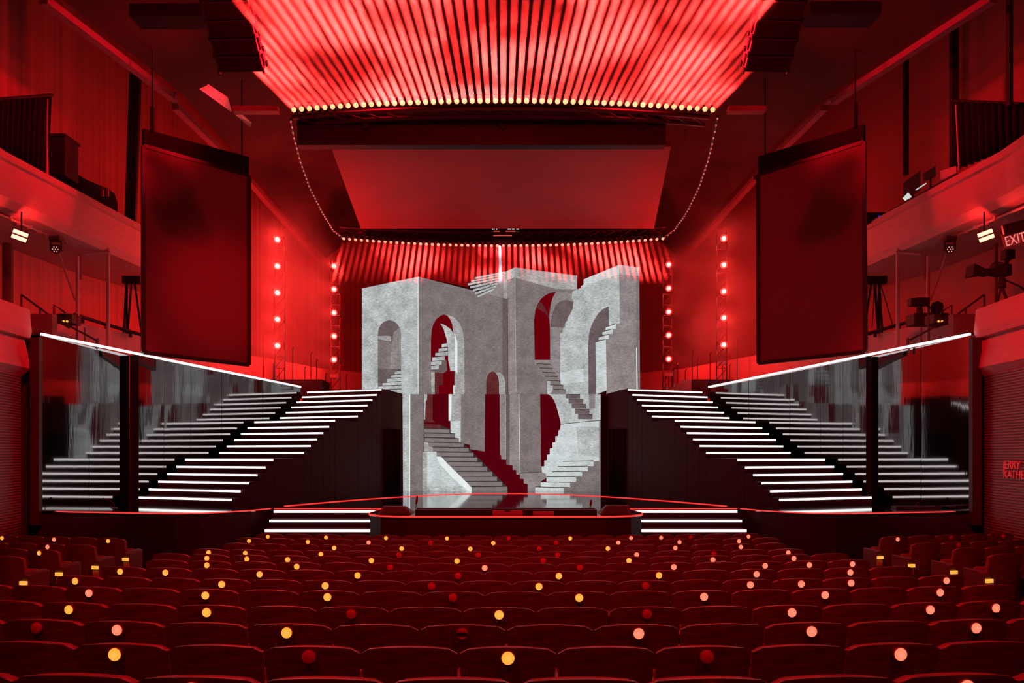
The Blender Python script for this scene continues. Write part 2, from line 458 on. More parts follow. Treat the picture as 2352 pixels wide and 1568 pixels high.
# ------------------------------------------------------------------ stage
ZS = 1.1
C0 = .06
def stage_y(py): return (ZC - ZS) * F / (py - HY)
def stage_pt(px, py): Y = stage_y(py); return ((px - CX) * Y / F, Y)
edgeL = [stage_pt(*q) for q in ((82, 1171.5), (160, 1174), (250, 1175.5), (330, 1177), (400, 1178), (460, 1177), (520, 1174.5), (575, 1171), (622, 1166.5))]
edgeR = [(2 * C0 - x, y) for x, y in edgeL][::-1]
thr = [(-2.68, 16.62), (-2.76, 15.35), (-2.70, 15.0), (-2.42, 14.62), (-1.9, 14.47)]
thrR = [(2 * C0 - x, y) for x, y in thr][::-1]
front = edgeL + thr + thrR + edgeR
st = thing('stage', 'raised glossy black stage with a rounded centre thrust and red lit edge', 'stage', (C0, 20, 0))
outline = front + [(10.6, 17.0), (10.0, 27.5), (-10.0, 27.5), (-10.5, 17.0)]
MB().prism([(x, y, ZS - .04) for x, y in outline], (0, 0, .04)).build('stage_floor', M_stage, st, world=True)
sk = [(x, y + .05) for x, y in outline]
MB().prism([(x, y, -.3) for x, y in sk], (0, 0, 1.355)).build('skirt', M_stagefront, st, world=True)
def led_run(pts, r, name, parent, m=M_redled):
    return MB().tube(pts, r, 6).build(name, m, parent, world=True)
led_run([(max(x, -9.95), y - .012, ZS - .012) for x, y in edgeL], .013, 'edge_light', st)
led_run([(min(x, 10.07), y - .012, ZS - .012) for x, y in edgeR], .012, 'edge_light', st)
led_run([(x, y - .014, ZS - .012) for x, y in thr + thrR], .016, 'edge_light', st)
for S in (-1, 1):
    led_run([(C0 + S * 5.2, 16.62, ZS - .012), (C0 + S * 2.76, 16.62, ZS - .012)], .012, 'edge_light', st)
arc = [(C0 + x, 22.85 - .212 * x * x, ZS + .004) for x in [-5.15 + 10.3 * i / 40 for i in range(41)]]
led_run(arc, .012, 'floor_light', st)

def strip_box(p, q, h, d, out, mi=0):
    """thin light box between p and q, height h, standing d proud along out"""
    p, q, o = Vector(p), Vector(q), Vector(out)
    z = Vector((0, 0, h / 2))
    return [p - z, q - z, q - z - o * -d, p - z - o * -d, p + z, q + z, q + z + o * d, p + z + o * d]
def strip(parent, p, q, out, h=.045, d=.014):
    v = strip_box(p, q, h, d, out)
    mb = MB().add(v, [(0, 1, 2, 3), (7, 6, 5, 4), (0, 4, 5, 1), (1, 5, 6, 2), (2, 6, 7, 3), (3, 7, 4, 0)])
    o = mb.build('light_strip', M_strip, parent, world=True); o['label'] = 'white glowing light strip'
    return o
# the little front steps either side of the thrust
for S in (-1, 1):
    t = thing('front_steps', f'black steps with white lit nosings, {"left" if S < 0 else "right"} of the centre thrust', 'steps', (C0 + S * 4, 16, -.1), 'front stage steps')
    for k in range(5):
        z1 = ZS - .02 - .18 * k; y0 = 16.36 - .31 * k
        xa, xb = C0 + S * 2.80, C0 + S * 5.12
        s_ = MB().box((min(xa, xb), y0, -.3), (max(xa, xb), 16.62 if k == 0 else y0 + .31, z1)).build('step', M_tread, t, world=True)
        if k < 3: strip(s_, (xa, y0, z1 - .035), (xb, y0, z1 - .035), (0, -1, 0), .05)

# side staircases with light strips, mirror walls and wing flats
RISE = .184
for S in (-1, 1):
    def W(x, y, z, S=S):
        return Vector((C0 + (x - C0) * -S if S > 0 else x, y, z))
    u = Vector((.349, .937, 0)); w = Vector((.9375, -.348, 0))
    base = Vector((-8.94, 18.2, 0)); wid = 2.81
    if S > 0:
        def X(v): return Vector((2 * C0 - v.x, v.y, v.z))
    else:
        def X(v): return v.copy()
    sd = SIDE[S]
    t = thing('staircase', f'black side staircase of three lit flights on the {sd} of the stage', 'staircase', X(base), 'side staircases')
    ss = [0 + .302 * i for i in range(6)] + [2.80 + .295 * i for i in range(6)] + [5.50 + .285 * i for i in range(6)]
    for i, s0 in enumerate(ss):
        z1 = ZS + RISE * (i + 1)
        s1 = ss[i + 1] if i < 17 else s0 + .6
        a = base + u * s0; b = a + w * wid; c = base + u * (s1 + .02) + w * wid; d = base + u * (s1 + .02)
        poly = [X(v) + Vector((0, 0, ZS)) for v in (a, b, c, d)]
        so = MB().prism(poly, (0, 0, z1 - ZS)).build('landing' if s1 - s0 > .6 else 'step', M_tread, t, world=True)
        zz = Vector((0, 0, z1 - .035))
        strip(so, X(a) + zz, X(b) + zz, X(u * -1), .046)
    # mirror wall
    mw = thing('mirror_wall', f'glossy black mirror wall with white lit top edge, {sd} of the stairs', 'wall panel', X(base - w * .14), 'mirror walls beside the stairs')
    mb0 = base - w * .14
    # the two near panels are turned in and step back behind the rest at a seam
    if S < 0: near = [(-2.5, .03, -1.2, -.115), (-1.2, -.115, .08, -.26), (.10, .0, .95, -.03)]
    else: near = [(-2.5, .03, -1.2, -.09), (-1.2, -.09, .3, -.205), (.32, -.03, 1.1, -.065)]
    segs = near + ([(1.1, -.065, 1.9, -.09), (1.9, -.09, 3.1, -.115), (3.1, -.115, 4.9, -.125), (4.9, -.125, 6.85, -.13)] if S > 0 else [ (.95, -.03, 1.9, -.05), (1.9, -.05, 3.1, -.06), (3.1, -.06, 4.9, -.065), (4.9, -.065, 6.85, -.07)])
    ztop = lambda s: 4.86 - .035 * (s + 2.38)
    for s0, o0, s1, o1 in segs:
        pa, pb = mb0 + u * s0 + w * o0, mb0 + u * s1 + w * o1
        p0, p1 = pa.lerp(pb, .005), pa.lerp(pb, .995)
        poly = [X(p0) + Vector((0, 0, ZS)), X(p1) + Vector((0, 0, ZS)), X(p1) + Vector((0, 0, ztop(s1))), X(p0) + Vector((0, 0, ztop(s0)))]
        MB().prism(poly, X(w * -.05)).build('panel', M_mirror, mw, world=True)
    k_, o0_, o1_ = near[2][0], near[1][3], near[2][1]
    se = mb0 + u * (k_ - .012)
    MB().prism([X(se + w * (o1_ + .012)) + Vector((0, 0, ZS)), X(se + w * o0_) + Vector((0, 0, ZS)), X(se + w * o0_) + Vector((0, 0, ztop(k_))), X(se + w * (o1_ + .012)) + Vector((0, 0, ztop(k_)))], X(u * .02)).build('seam_blackout', M_cloth, mw, world=True)  # black strip added to hide the red reflection on the stepped panel end
    a_, b_ = X(mb0 + u * -2.5 + w * .03) + Vector((0, 0, ztop(-2.5) + .025)), X(mb0 + u * 6.85 - w * .075) + Vector((0, 0, ztop(6.85) + .025))
    o = MB().bar(a_, b_, .05, .05).build('light_strip', M_strip, mw, world=True); o['label'] = 'white glowing light strip'
    mp = [mb0 + u * -2.5 + w * .03]
    e0 = X(mp[0] - u * .08 - w * .05)
    MB().prism([e0 + Vector((-.1, -.06, ZS - .3)), e0 + Vector((.1, -.06, ZS - .3)), e0 + Vector((.1, .06, ZS - .3)), e0 + Vector((-.1, .06, ZS - .3))], (0, 0, 4.0)).build('end_post', M_stagefront, mw, world=True)
    # wing flat with a curtained doorway
    f0 = base + u * 6.95 + w * wid; f0 = Vector((f0.x, f0.y, 0)); f1 = Vector((-3.36, 24.72, 0))
    wf = thing('wing_flat', f'black wing wall with a dark curtained doorway, {sd} of the lower screen', 'wall panel', X(f0), 'wing walls')
    ap = base + u * 5.9 + w * (wid + .03)
    poly = [X(v) for v in (Vector((f0.x, f0.y, ZS)), Vector((f1.x, f1.y, ZS)), Vector((f1.x, f1.y, 4.34)), Vector((f0.x, f0.y, 4.42)))]
    MB().prism(poly, (0, .12, 0)).build('wall_face', M_tread, wf, world=True)
    cu = MB(); n = 34; fr = []
    q0, q1 = f0.lerp(f1, .12), f0.lerp(f1, .86)
    dn = Vector((.6, -.8, 0)).normalized()
    for i in range(n + 1):
        p = q0.lerp(q1, i / n) + dn * (.05 + .022 * math.sin(i * 1.9) + .012 * math.sin(i * 4.3))
        fr.append(p)
    vsx = [X(p) + Vector((0, 0, ZS + .01)) for p in fr] + [X(p) + Vector((0, 0, 3.15)) for p in fr]
    cu.add(vsx, [(i, i + 1, n + 2 + i, n + 1 + i) for i in range(n)])
    c = cu.build('curtain', M_cloth, wf, world=True, smooth=True)
    sol = c.modifiers.new('thick', 'SOLIDIFY'); sol.thickness = .012
# platform that carries the upper screen
MB_ = MB().box((-3.34, 24.78, ZS), (3.46, 28.4, 4.30))
pf = tag(MB_.build('platform', M_black), 'black raised platform between the staircases carrying the upper screen', 'platform')
for S in (-1, 1):
    xa, xb = sorted((C0 + S * 3.42, C0 + S * 6.6))
    tag(MB().box((xa, 25.35, ZS), (xb, 28.4, 4.30)).build('platform', M_black), f'black raised platform behind the top of the {SIDE[S]} staircase', 'platform', 'platforms')

# ------------------------------------------------------------------ LED screens
def g(v, tint=(1.0, .965, .955)):
    return tuple(lin(v * t) for t in tint)
def conc(name, v, tint=(1, .965, .955), noise=.22, ns=2.2):
    return emit('picture_' + name, g(v, tint), 1.0, noise, ns)
PM = [conc('bright', 205, (.96, 1, 1), .2), conc('light', 182, (.98, 1, 1), .3), conc('mid', 163, (1, .98, .98), .32), conc('grey', 140, (1, .93, .93), .26),
      conc('shade', 124, (1, .91, .91), .24), conc('dim', 106, (1, .86, .87), .22), conc('brown', 96, (1, .42, .44), .25), emit('picture_red', (lin(104), lin(1), lin(12)), 1.0),
      conc('line', 62, (1, .72, .74), 0), conc('white', 236, (.97, 1, 1), .08), conc('step', 126, (1, .93, .93), .12), emit('picture_deepred', (lin(84), lin(1), lin(14)), 1.0)]
BR, LI, MI, GR, SH, DI, BN, RD, LN, WH, STP, DR = range(12)
def region(ox, oy, s, Y):
    return lambda x, y, k: P(ox + x / s, oy + y / s, Y) + Vector((0, -.004 * k - .003, 0))
def picture(parent, name, tf, items):
    """items: (material index, layer, points)"""
    mb = MB()
    for mi, k, pts in items:
        q = [tf(x, y, k) for x, y in pts]
        mb.prism(q, (0, .003, 0), mi)
    return mb.build(name, PM, parent, world=True)
def arch(xl, xr, ys_l, ys_r, yt, yb_l, yb_r, n=18):
    """pointed-free round arch outline; springs may differ in height for perspective"""
    pts = [(xl, yb_l)]
    for i in range(n + 1):
        a = PI - PI * i / n
        x = (xl + xr) / 2 + (xr - xl) / 2 * math.cos(a)
        t = (x - xl) / (xr - xl)
        ys = ys_l + (ys_r - ys_l) * t
        pts.append((x, ys - (ys - yt) * math.sin(a) ** .95))
    pts.append((xr, yb_r))
    return pts
def rows(quads, mi, k, line=LN, lw=7):
    out = []
    for x0, y0, x1, y1, y2, y3 in quads:      # left x, top-left y, right x, top-right y, bottom-right y, bottom-left y
        out.append((mi, k, [(x0, y0), (x1, y1), (x1, y2), (x0, y3)]))
        if line is not None:
            out.append((line, k + 1, [(x0, y0 - lw), (x1, y1 - lw), (x1, y1 + 1), (x0, y0 + 1)]))
    return out
YU = 26.0
A = region(820, 600, 5.058, YU)
Bq = region(1150, 600, 5.058, YU)
up = thing('led_screen', 'tall upper screen shaped as pale concrete towers, arches and stairs', 'screen', P(1150, 905, YU), 'stage screens')
outl = [A(x, y, 0) for x, y in ((57, 1545), (57, 315), (712, 178), (1290, 300), (1290, 256), (1325, 246), (1330, 222), (1362, 212), (1365, 187), (1735, 112))] + \
       [Bq(x, y, 0) for x, y in ((75, 110), (165, 72), (888, 165), (888, 327), (930, 308), (930, 290), (962, 270), (962, 210), (1375, 40), (1608, 72), (1620, 1545))]
MB().prism(outl, (0, .16, 0)).build('panel', M_black, up, world=True)
# left tower
picture(up, 'tower', A, [
    (LI, 1, [(57, 315), (712, 178), (712, 1545), (57, 1545)]),
    (SH, 1, [(712, 178), (1752, 440), (1752, 1545), (712, 1545)]),
    (WH, 2, [(706, 180), (714, 180), (714, 1545), (706, 1545)]),
    (DI, 2, [(1690, 424), (1752, 441), (1752, 1545), (1690, 1545)])])
picture(up, 'archway', A, [
    (DI, 3, arch(243, 512, 850, 860, 685, 1545, 1545)),
    (GR, 4, [(385, 1250), (395, 1000), (425, 830), (500, 765), (510, 860), (512, 1250)]),
    (MI, 4, [(245, 870), (330, 865), (395, 870), (400, 930), (330, 920), (245, 905)]),
    (SH, 4, [(245, 920), (400, 935), (385, 1250), (245, 1245)])] +
    rows([(440, 1282, 512, 1268, 1312, 1316), (395, 1326, 512, 1312, 1350, 1352), (348, 1365, 512, 1352, 1395, 1400), (300, 1412, 512, 1398, 1436, 1442), (250, 1455, 515, 1440, 1480, 1485), (300, 1500, 520, 1484, 1530, 1535)], LI, 5))
a2 = [(860, 1545), (860, 900), (868, 800), (885, 735), (925, 668), (975, 630), (1015, 619), (1045, 628), (1078, 665), (1105, 730), (1120, 830), (1140, 870), (1140, 1545)]
picture(up, 'archway', A, [
    (RD, 3, a2),
    (MI, 3, [(1015, 619), (1060, 624), (1120, 648), (1180, 700), (1222, 790), (1243, 890), (1248, 1000), (1248, 1545), (1130, 1545), (1140, 870), (1120, 830), (1105, 730), (1078, 665), (1045, 628)]),
    (LI, 4, [(962, 720), (1020, 740), (1085, 785), (1128, 845), (1140, 900), (1140, 1275), (1085, 1275), (1075, 1210), (1060, 1150), (1055, 1000), (1040, 900), (1010, 800), (990, 755)]),
    (WH, 5, [(1130, 840), (1150, 880), (1166, 930), (1166, 1320), (1156, 1280), (1140, 1280), (1140, 900)]),
    (DI, 4, [(862, 1240), (1010, 1140), (1040, 1150), (1048, 1270), (1000, 1300), (1000, 1435), (950, 1440), (950, 1545), (862, 1545)]),
    (BN, 5, [(905, 1290), (1000, 1300), (1000, 1435), (950, 1440), (950, 1545), (905, 1545)]),
    (MI, 5, [(862, 1282), (903, 1290), (903, 1545), (862, 1545)]),
    (BR, 5, [(1118, 1440), (1140, 1440), (1140, 1545), (1118, 1545)])] +
    rows([(985, 965, 1048, 950, 992, 1000), (948, 1018, 1048, 1002, 1040, 1052), (910, 1067, 1055, 1048, 1092, 1100), (875, 1117, 1020, 1102, 1148, 1157), (862, 1168, 985, 1156, 1200, 1205), (862, 1216, 950, 1207, 1252, 1258)], LI, 6))
picture(up, 'archway', A, [
    (MI, 3, arch(1560, 1722, 1400, 1440, 1290, 1545, 1545)),
    (BN, 4, arch(1502, 1650, 1410, 1430, 1280, 1545, 1545))])
st_top = [(GR, 1, [(1380, 290), (1735, 118), (1740, 440), (1480, 372), (1440, 330)]), (MI, 2, [(1700, 150), (1740, 112), (1740, 440), (1700, 425)])]
for i in range(7):
    st_top += rows([(1365 - 38 * min(i, 2) + 28 * max(i - 2, 0), 187 + 35 * i, 1722 - 22 * i, 117 + 32 * i, 143 + 32 * i, 211 + 35 * i)], LI, 3)
picture(up, 'staircase', A, st_top)
# middle tower
midface = [(165, 72), (888, 165), (888, 327), (828, 355), (828, 440), (850, 480), (835, 490), (838, 550), (808, 570), (808, 620), (778, 640), (778, 690), (748, 710), (748, 760), (720, 780), (720, 825), (690, 835), (690, 1400), (740, 1545), (170, 1545)]
picture(up, 'tower', Bq, [
    (SH, 1, midface), (GR, 1, [(70, 110), (165, 72), (175, 1545), (88, 1545), (84, 440), (70, 430)]),
    (MI, 2, [(165, 72), (888, 165), (888, 327), (640, 320), (165, 190)]), (LI, 2, [(70, 112), (165, 74), (165, 185), (75, 215)]),
    (MI, 3, [(162, 74), (168, 74), (182, 1545), (174, 1545)])])
picture(up, 'archway', Bq, [
    (RD, 4, [(395, 1145), (388, 680), (400, 580), (425, 505), (465, 440), (520, 393), (575, 366), (642, 355), (605, 420), (582, 500), (565, 600), (562, 660), (572, 760), (575, 1145)]),
    (BN, 5, [(412, 540), (450, 470), (475, 485), (520, 550), (560, 640), (566, 690), (540, 630), (500, 590), (440, 560)]),
    (GR, 4, [(642, 355), (780, 362), (828, 380), (828, 440), (850, 480), (770, 445), (700, 460), (640, 510), (600, 600), (575, 700), (562, 660), (582, 500), (605, 420)]),
    (DI, 4, [(640, 510), (700, 460), (770, 445), (845, 478), (835, 555), (808, 610), (778, 660), (748, 720), (720, 770), (690, 830), (690, 1100), (580, 1100), (578, 760), (600, 600)]),
    (GR, 5, [(575, 765), (720, 765), (690, 830), (690, 1390), (640, 1300), (578, 1200)])])
picture(up, 'staircase', Bq, [(GR, 6, [(395, 1150), (575, 1150), (575, 1200), (610, 1245), (760, 1545), (540, 1545), (540, 1390), (395, 1200)])] +
    rows([(415, 1192, 575, 1200, 1240, 1236), (450, 1241, 605, 1248, 1288, 1284), (480, 1290, 635, 1298, 1338, 1334), (508, 1338, 665, 1344, 1388, 1384), (540, 1387, 695, 1393, 1436, 1434), (572, 1438, 727, 1444, 1488, 1486), (602, 1488, 757, 1494, 1545, 1545)], STP, 7) +
    [(LI, 8, [(540, 1392), (575, 1392), (575, 1438), (605, 1440), (605, 1490), (575, 1545), (540, 1545)])])
# right tower
picture(up, 'tower', Bq, [
    (LI, 2, [(1375, 40), (962, 210), (962, 270), (930, 290), (930, 308), (828, 355), (828, 440), (852, 480), (835, 490), (838, 550), (808, 570), (808, 620), (778, 640), (778, 690), (748, 710), (748, 760), (720, 780), (720, 825), (690, 835), (690, 1400), (730, 1480), (740, 1545), (1110, 1545), (1220, 1480), (1220, 800), (1255, 745), (1385, 722)]),
    (GR, 2, [(1375, 40), (1608, 72), (1620, 1545), (1228, 1545), (1225, 905), (1262, 900), (1262, 845), (1305, 840), (1305, 780), (1345, 775), (1345, 725), (1385, 722)]),
    (MI, 3, [(1375, 40), (1608, 72), (1608, 170), (1378, 150)]),
    (BR, 3, [(1375, 42), (962, 212), (962, 290), (1375, 150)]),
    (SH, 3, [(1570, 165), (1608, 172), (1620, 1545), (1585, 1545)]),
    (WH, 4, [(1573, 1000), (1582, 1000), (1592, 1545), (1578, 1545)]),
    (BR, 3, [(690, 1290), (960, 1245), (960, 1400), (690, 1430)])])
picture(up, 'archway', Bq, [
    (DI, 5, [(1020, 1545), (1015, 960), (1025, 850), (1050, 755), (1085, 680), (1130, 610), (1180, 560), (1255, 523), (1258, 745), (1222, 765), (1222, 905), (1100, 940), (1105, 1545)])])
picture(up, 'staircase', Bq, [(BR, 6, [(1100, 940), (1222, 905), (1230, 1500), (1110, 1545)])] +
    rows([(1218, 768, 1340, 728, 783, 802), (1180, 824, 1302, 788, 841, 856), (1138, 884, 1258, 849, 902, 916)], BR, 7) + [(LN, 7, [(1098, 935), (1222, 901), (1222, 908), (1098, 942)])])

YL = 24.7
Cq = region(910, 890, 6.27, YL); Dq = region(1140, 890, 6.27, YL)
lo = thing('led_screen', 'wide lower screen showing concrete columns and stairs behind the stage floor', 'screen', P(1152, 1130, YL), 'stage screens')
MB().box((P(924, 0, YL).x, YL, ZS), (P(1380, 0, YL).x, YL + .08, P(0, 905, YL).z)).build('panel', M_black, lo, world=True)
picture(lo, 'picture', Cq, [(DR, 0, [(92, 95), (2948, 95), (2942, 1495), (98, 1495)])])
picture(lo, 'column', Cq, [
    (LI, 1, [(92, 95), (205, 95), (202, 1495), (100, 1495)]), (WH, 2, [(185, 95), (203, 95), (201, 1495), (186, 1495)]),
    (SH, 1, [(205, 95), (402, 95), (385, 1495), (202, 1495)]), (DI, 2, [(390, 95), (402, 95), (402, 780), (392, 900)])])
picture(lo, 'column', Cq, [
    (MI, 1, [(755, 95), (935, 95), (935, 790), (905, 790), (905, 730), (845, 720), (845, 660), (780, 655), (780, 480), (755, 480)]),
    (WH, 2, [(755, 95), (800, 95), (790, 470), (755, 478)]), (BR, 2, [(785, 480), (925, 480), (925, 780), (910, 780), (905, 730), (845, 720), (845, 660), (785, 655)]),
    (SH, 1, [(935, 95), (1280, 95), (1275, 920), (1065, 885), (1060, 825), (975, 805), (935, 790)]),
    (LI, 2, [(400, 95), (445, 95), (445, 170), (425, 200), (415, 460), (400, 460)]),
    (BN, 1, [(445, 95), (525, 95), (525, 460), (560, 500), (405, 500), (425, 200), (445, 170)])])
picture(lo, 'column', Cq, [
    (GR, 1, [(1490, 95), (1580, 95), (1580, 1040), (1515, 1035), (1510, 970), (1495, 965)]), (LI, 2, [(1568, 95), (1580, 95), (1580, 1035), (1570, 1035)]),
    (DI, 1, [(1580, 95), (1635, 95), (1635, 1115), (1585, 1110)])])
picture(lo, 'column', Dq, [
    (GR, 1, [(190, 95), (325, 95), (345, 1225), (340, 1250), (290, 1250), (285, 1185), (235, 1185), (235, 1120), (190, 1115)]),
    (SH, 1, [(325, 95), (630, 95), (645, 1215), (340, 1228)]), (WH, 2, [(322, 95), (328, 95), (345, 1225), (339, 1225)]),
    (GR, 1, [(340, 1232), (650, 1217), (715, 1240), (720, 1300), (640, 1350), (640, 1420), (560, 1430), (560, 1495), (450, 1495), (450, 1385), (395, 1380), (395, 1315), (340, 1310)]),
    (LN, 2, [(335, 1226), (650, 1212), (650, 1219), (335, 1233)])])
picture(lo, 'staircase', Cq, [(LN, 1, [(405, 520), (640, 535), (770, 598), (905, 730), (1600, 1425), (1600, 1495), (1080, 1495), (400, 800)]),
    (BN, 2, [(405, 525), (640, 540), (640, 585), (405, 578)])] + rows([
    (405, 590, 770, 603, 655, 645), (405, 660, 838, 668, 718, 708), (410, 722, 905, 736, 787, 776), (455, 792, 972, 800, 855, 848), (525, 860, 1045, 871, 920, 916),
    (582, 931, 1112, 938, 992, 988), (655, 1001, 1168, 1006, 1060, 1060), (725, 1070, 1238, 1074, 1130, 1130), (797, 1139, 1310, 1141, 1200, 1200), (870, 1211, 1382, 1213, 1270, 1273),
    (942, 1283, 1452, 1283, 1342, 1345), (1018, 1356, 1527, 1353, 1412, 1418), (1088, 1432, 1600, 1426, 1495, 1495)], STP, 2, None) + [
    (BR, 3, [(385, 925), (455, 921), (582, 921), (582, 990), (655, 992), (655, 1062), (725, 1064), (725, 1133), (797, 1135), (797, 1205), (870, 1208), (870, 1277), (942, 1280), (942, 1350), (1018, 1355), (1018, 1425), (1088, 1430), (1088, 1495), (385, 1495)]),
    (MI, 3, [(400, 780), (455, 785), (470, 850), (525, 855), (525, 918), (400, 918)]),
    (MI, 4, [(385, 925), (447, 925), (447, 1495), (385, 1495)]), (LI, 4, [(447, 1420), (960, 1420), (990, 1495), (447, 1495)]),
    (WH, 5, [(582, 990), (655, 1000), (725, 1080), (797, 1150), (870, 1222), (942, 1292), (1018, 1366), (1088, 1440), (1088, 1495), (1040, 1495), (900, 1370), (800, 1285), (700, 1170), (620, 1090)])])
picture(lo, 'staircase', Dq, [
    (LI, 1, [(745, 95), (1500, 95), (1500, 470), (930, 525), (915, 450), (890, 360), (860, 250), (820, 165), (785, 120)]),
    (GR, 2, [(1330, 95), (1425, 95), (1420, 300), (1340, 310)]), (LN, 3, [(928, 522), (1500, 463), (1500, 470), (928, 530)])] +
    rows([(1000, 100, 1205, 100, 158, 155), (1040, 163, 1250, 172, 235, 228), (1085, 240, 1295, 243, 303, 300), (1130, 311, 1340, 316, 378, 375), (1175, 384, 1385, 389, 455, 452)], DI, 4) +
    [(BR, 1, [(890, 695), (895, 615), (915, 610), (930, 528), (1480, 475), (1480, 1055), (960, 1064), (960, 1133), (885, 1135), (885, 1206), (805, 1208), (805, 1281), (722, 1283), (722, 1300), (700, 1235), (655, 1215), (650, 1135), (690, 1130), (690, 1050), (730, 1045), (730, 965), (770, 960), (770, 875), (810, 870), (810, 790), (850, 785), (850, 700)]),
     (LI, 2, [(1150, 560), (1480, 560), (1480, 1000), (1180, 960)]),
     (SH, 1, [(1400, 1058), (1500, 1052), (1500, 1495), (975, 1495), (975, 1440), (1065, 1430), (1065, 1360), (1150, 1355), (1150, 1285), (1235, 1280), (1235, 1208), (1318, 1205), (1318, 1135), (1400, 1125)]),
     (SH, 2, [(1480, 470), (1500, 470), (1500, 1056), (1480, 1056)])] +
    rows([(960, 1064, 1400, 1057, 1128, 1132), (885, 1139, 1318, 1133, 1203, 1206), (805, 1212, 1235, 1208, 1280, 1280), (722, 1286, 1150, 1284, 1356, 1354), (640, 1360, 1062, 1366, 1430, 1428), (560, 1432, 975, 1441, 1495, 1495)], BR, 3, LN, 9))
# ------------------------------------------------------------------ the hall
def Xs(S, x): return x if S < 0 else -x
def wall_sheet(pts, z0, z1, th, S):
    """upright wall along plan points (left-hand side numbers, mirrored for S > 0)"""
    mb = MB()
    for (a, b) in zip(pts[:-1], pts[1:]):
        p, q = Vector((Xs(S, a[0]), a[1], z0)), Vector((Xs(S, b[0]), b[1], z0))
        d = (q - p); d.z = 0; d.normalize(); n = Vector((-d.y, d.x, 0)) * (1 if S < 0 else -1)
        mb.prism([p, q, q + n * th, p + n * th], (0, 0, z1 - z0))
    return mb
ring = [(-13.2, 4.0), (-13.2, 16), (-12.7, 22), (-11.4, 27), (-9.2, 31), (-6.0, 34), (0.06, 35.2)]
for S in (-1, 1):
    struct(f'wall_{SIDE[S]}', wall_sheet(ring, 0, 17.0, .25, S), M_wall if S < 0 else M_panelwall, f'tall {"grooved timber" if S < 0 else "smooth panelled"} wall on the {SIDE[S]} of the hall')
struct('ceiling', MB().box((-6.6, -1, 12.62), (6.6, 36, 12.9)).box((-14, -1, 17.0), (14, 36, 17.3)).box((-6.6, -1, 12.8), (6.6, -.8, 17.1)), M_ceil, 'dark ceiling high over the auditorium and stage')
BK = [(-10.2, 13.0), (-10.62, 19.5), (-10.0, 23)]
for S in (-1, 1):
    sd = SIDE[S]
    # sloping ceiling beams, three pieces
    segs = [((100, 0, 15.8), (396, 224, 20.1)), ((403, 245, 20.5), (517, 356, 23.9)), ((572, 415, 25.3), (735, 600, 30.8))]
    if S > 0: segs = [((2280, -3, 15.8), (1914, 233, 20.1)), ((1893, 247, 20.5), (1783, 356, 23.9)), ((1737, 408, 25.3), (1570, 594, 30.8))]
    mb = MB()
    for p, q in segs: mb.bar(P(*p), P(*q), .20, .16)
    mb.bar(P(*segs[0][1]) + Vector((0, 0, .1)), P(*segs[1][0]) + Vector((0, 0, .1)), .18, .12)
    struct(f'beam_{sd}', mb, M_beam, f'long pinkish beam sloping along the {sd} edge of the ceiling')
    # dark sloping ceiling edge above the beam
    p0, p1, p2, p3 = [P(*q) for q in (segs[0][0], segs[0][1], segs[1][1], segs[2][1])]
    up_ = Vector((-S * .25, 0, .12))
    mb = MB()
    for a, b in ((p0, p1), (p1, p2), (p2, p3)):
        a2_, b2_ = a + up_, b + up_
        c2, d2 = Vector((a.x * .62, a.y, 12.62)), Vector((b.x * .62, b.y, 12.62))
        mb.add([a2_, b2_, d2, c2, a2_ + Vector((0, 0, .1)), b2_ + Vector((0, 0, .1)), d2 + Vector((0, 0, .1)), c2 + Vector((0, 0, .1))],
               [(0, 1, 2, 3), (4, 7, 6, 5), (0, 4, 5, 1), (3, 2, 6, 7), (0, 3, 7, 4), (1, 5, 6, 2)])
    struct(f'ceiling_{sd}', mb, M_ceil, f'dark sloping soffit above the {sd} beam')
    # upper balcony: parapet profile swept along the side
    path = [(Xs(S, -10.45), 11.0), (Xs(S, -10.9), 16.0), (Xs(S, -10.43), 21.5), (Xs(S, -9.6), 25.5)]
    pr = [(.0, 8.86), (-.14, 8.86), (-.14, 8.70), (-.06, 8.68), (.02, 7.95), (.16, 7.78), (.6, 7.74), (2.6, 7.70), (2.6, 7.85), (.6, 8.2), (.05, 8.4)]
    if S > 0: pr = [(-o, z) for o, z in pr]
    b = struct(f'balcony_{sd}', MB().sweep(pr, path), M_plaster, f'pale upper balcony front running along the {sd} wall')
    # lower tier front, its end by the mirror wall, then the parapet running on behind the stage
    pr2 = [(.05, 5.42), (-.12, 5.42), (-.16, 4.95), (-.13, 4.80), (-.02, 4.78), (-.10, 4.4), (-.14, 4.15), (.10, 3.92), (1.8, 3.86), (1.8, 5.0), (.05, 5.0)]
    if S > 0: pr2 = [(-o, z) for o, z in pr2]
    mb = MB().sweep(pr2, [(Xs(S, -9.95), 12.0), (Xs(S, -10.2), 15.0), (Xs(S, -10.3), 15.9), (Xs(S, -10.6), 16.3)])
    struct(f'balcony_lower_{sd}', mb, M_plaster, f'pale lower tier front with a flared base at the {sd} edge')
    pr3 = [(0, 5.72), (-.15, 5.72), (-.15, 3.6), (0, 3.6)]
    if S > 0: pr3 = [(-o, z) for o, z in pr3]
    mb = MB().sweep(pr3, [(Xs(S, -11.6), 18.2), (Xs(S, -11.1), 19.6), (Xs(S, -10.6), 21.5), (Xs(S, -8.8), 25.6), (Xs(S, -7.3), 29.5), (Xs(S, -5), 32.0)])
    struct(f'parapet_{sd}', mb, M_plaster, f'low pale parapet wall curving behind the {sd} staircase')
    # ribbed cladding under the lower tier
    n = 74; prof = []
    for i in range(n):
        z = -.2 + (4.0 + .2) * i / n; dz = 4.2 / n
        prof += [(.0, z), (-.022, z + dz * .35), (-.022, z + dz * .6), (0, z + dz * .95)]
    prof += [(.25, 4.0), (.25, -.2)]
    if S > 0: prof = [(-o, z) for o, z in prof]
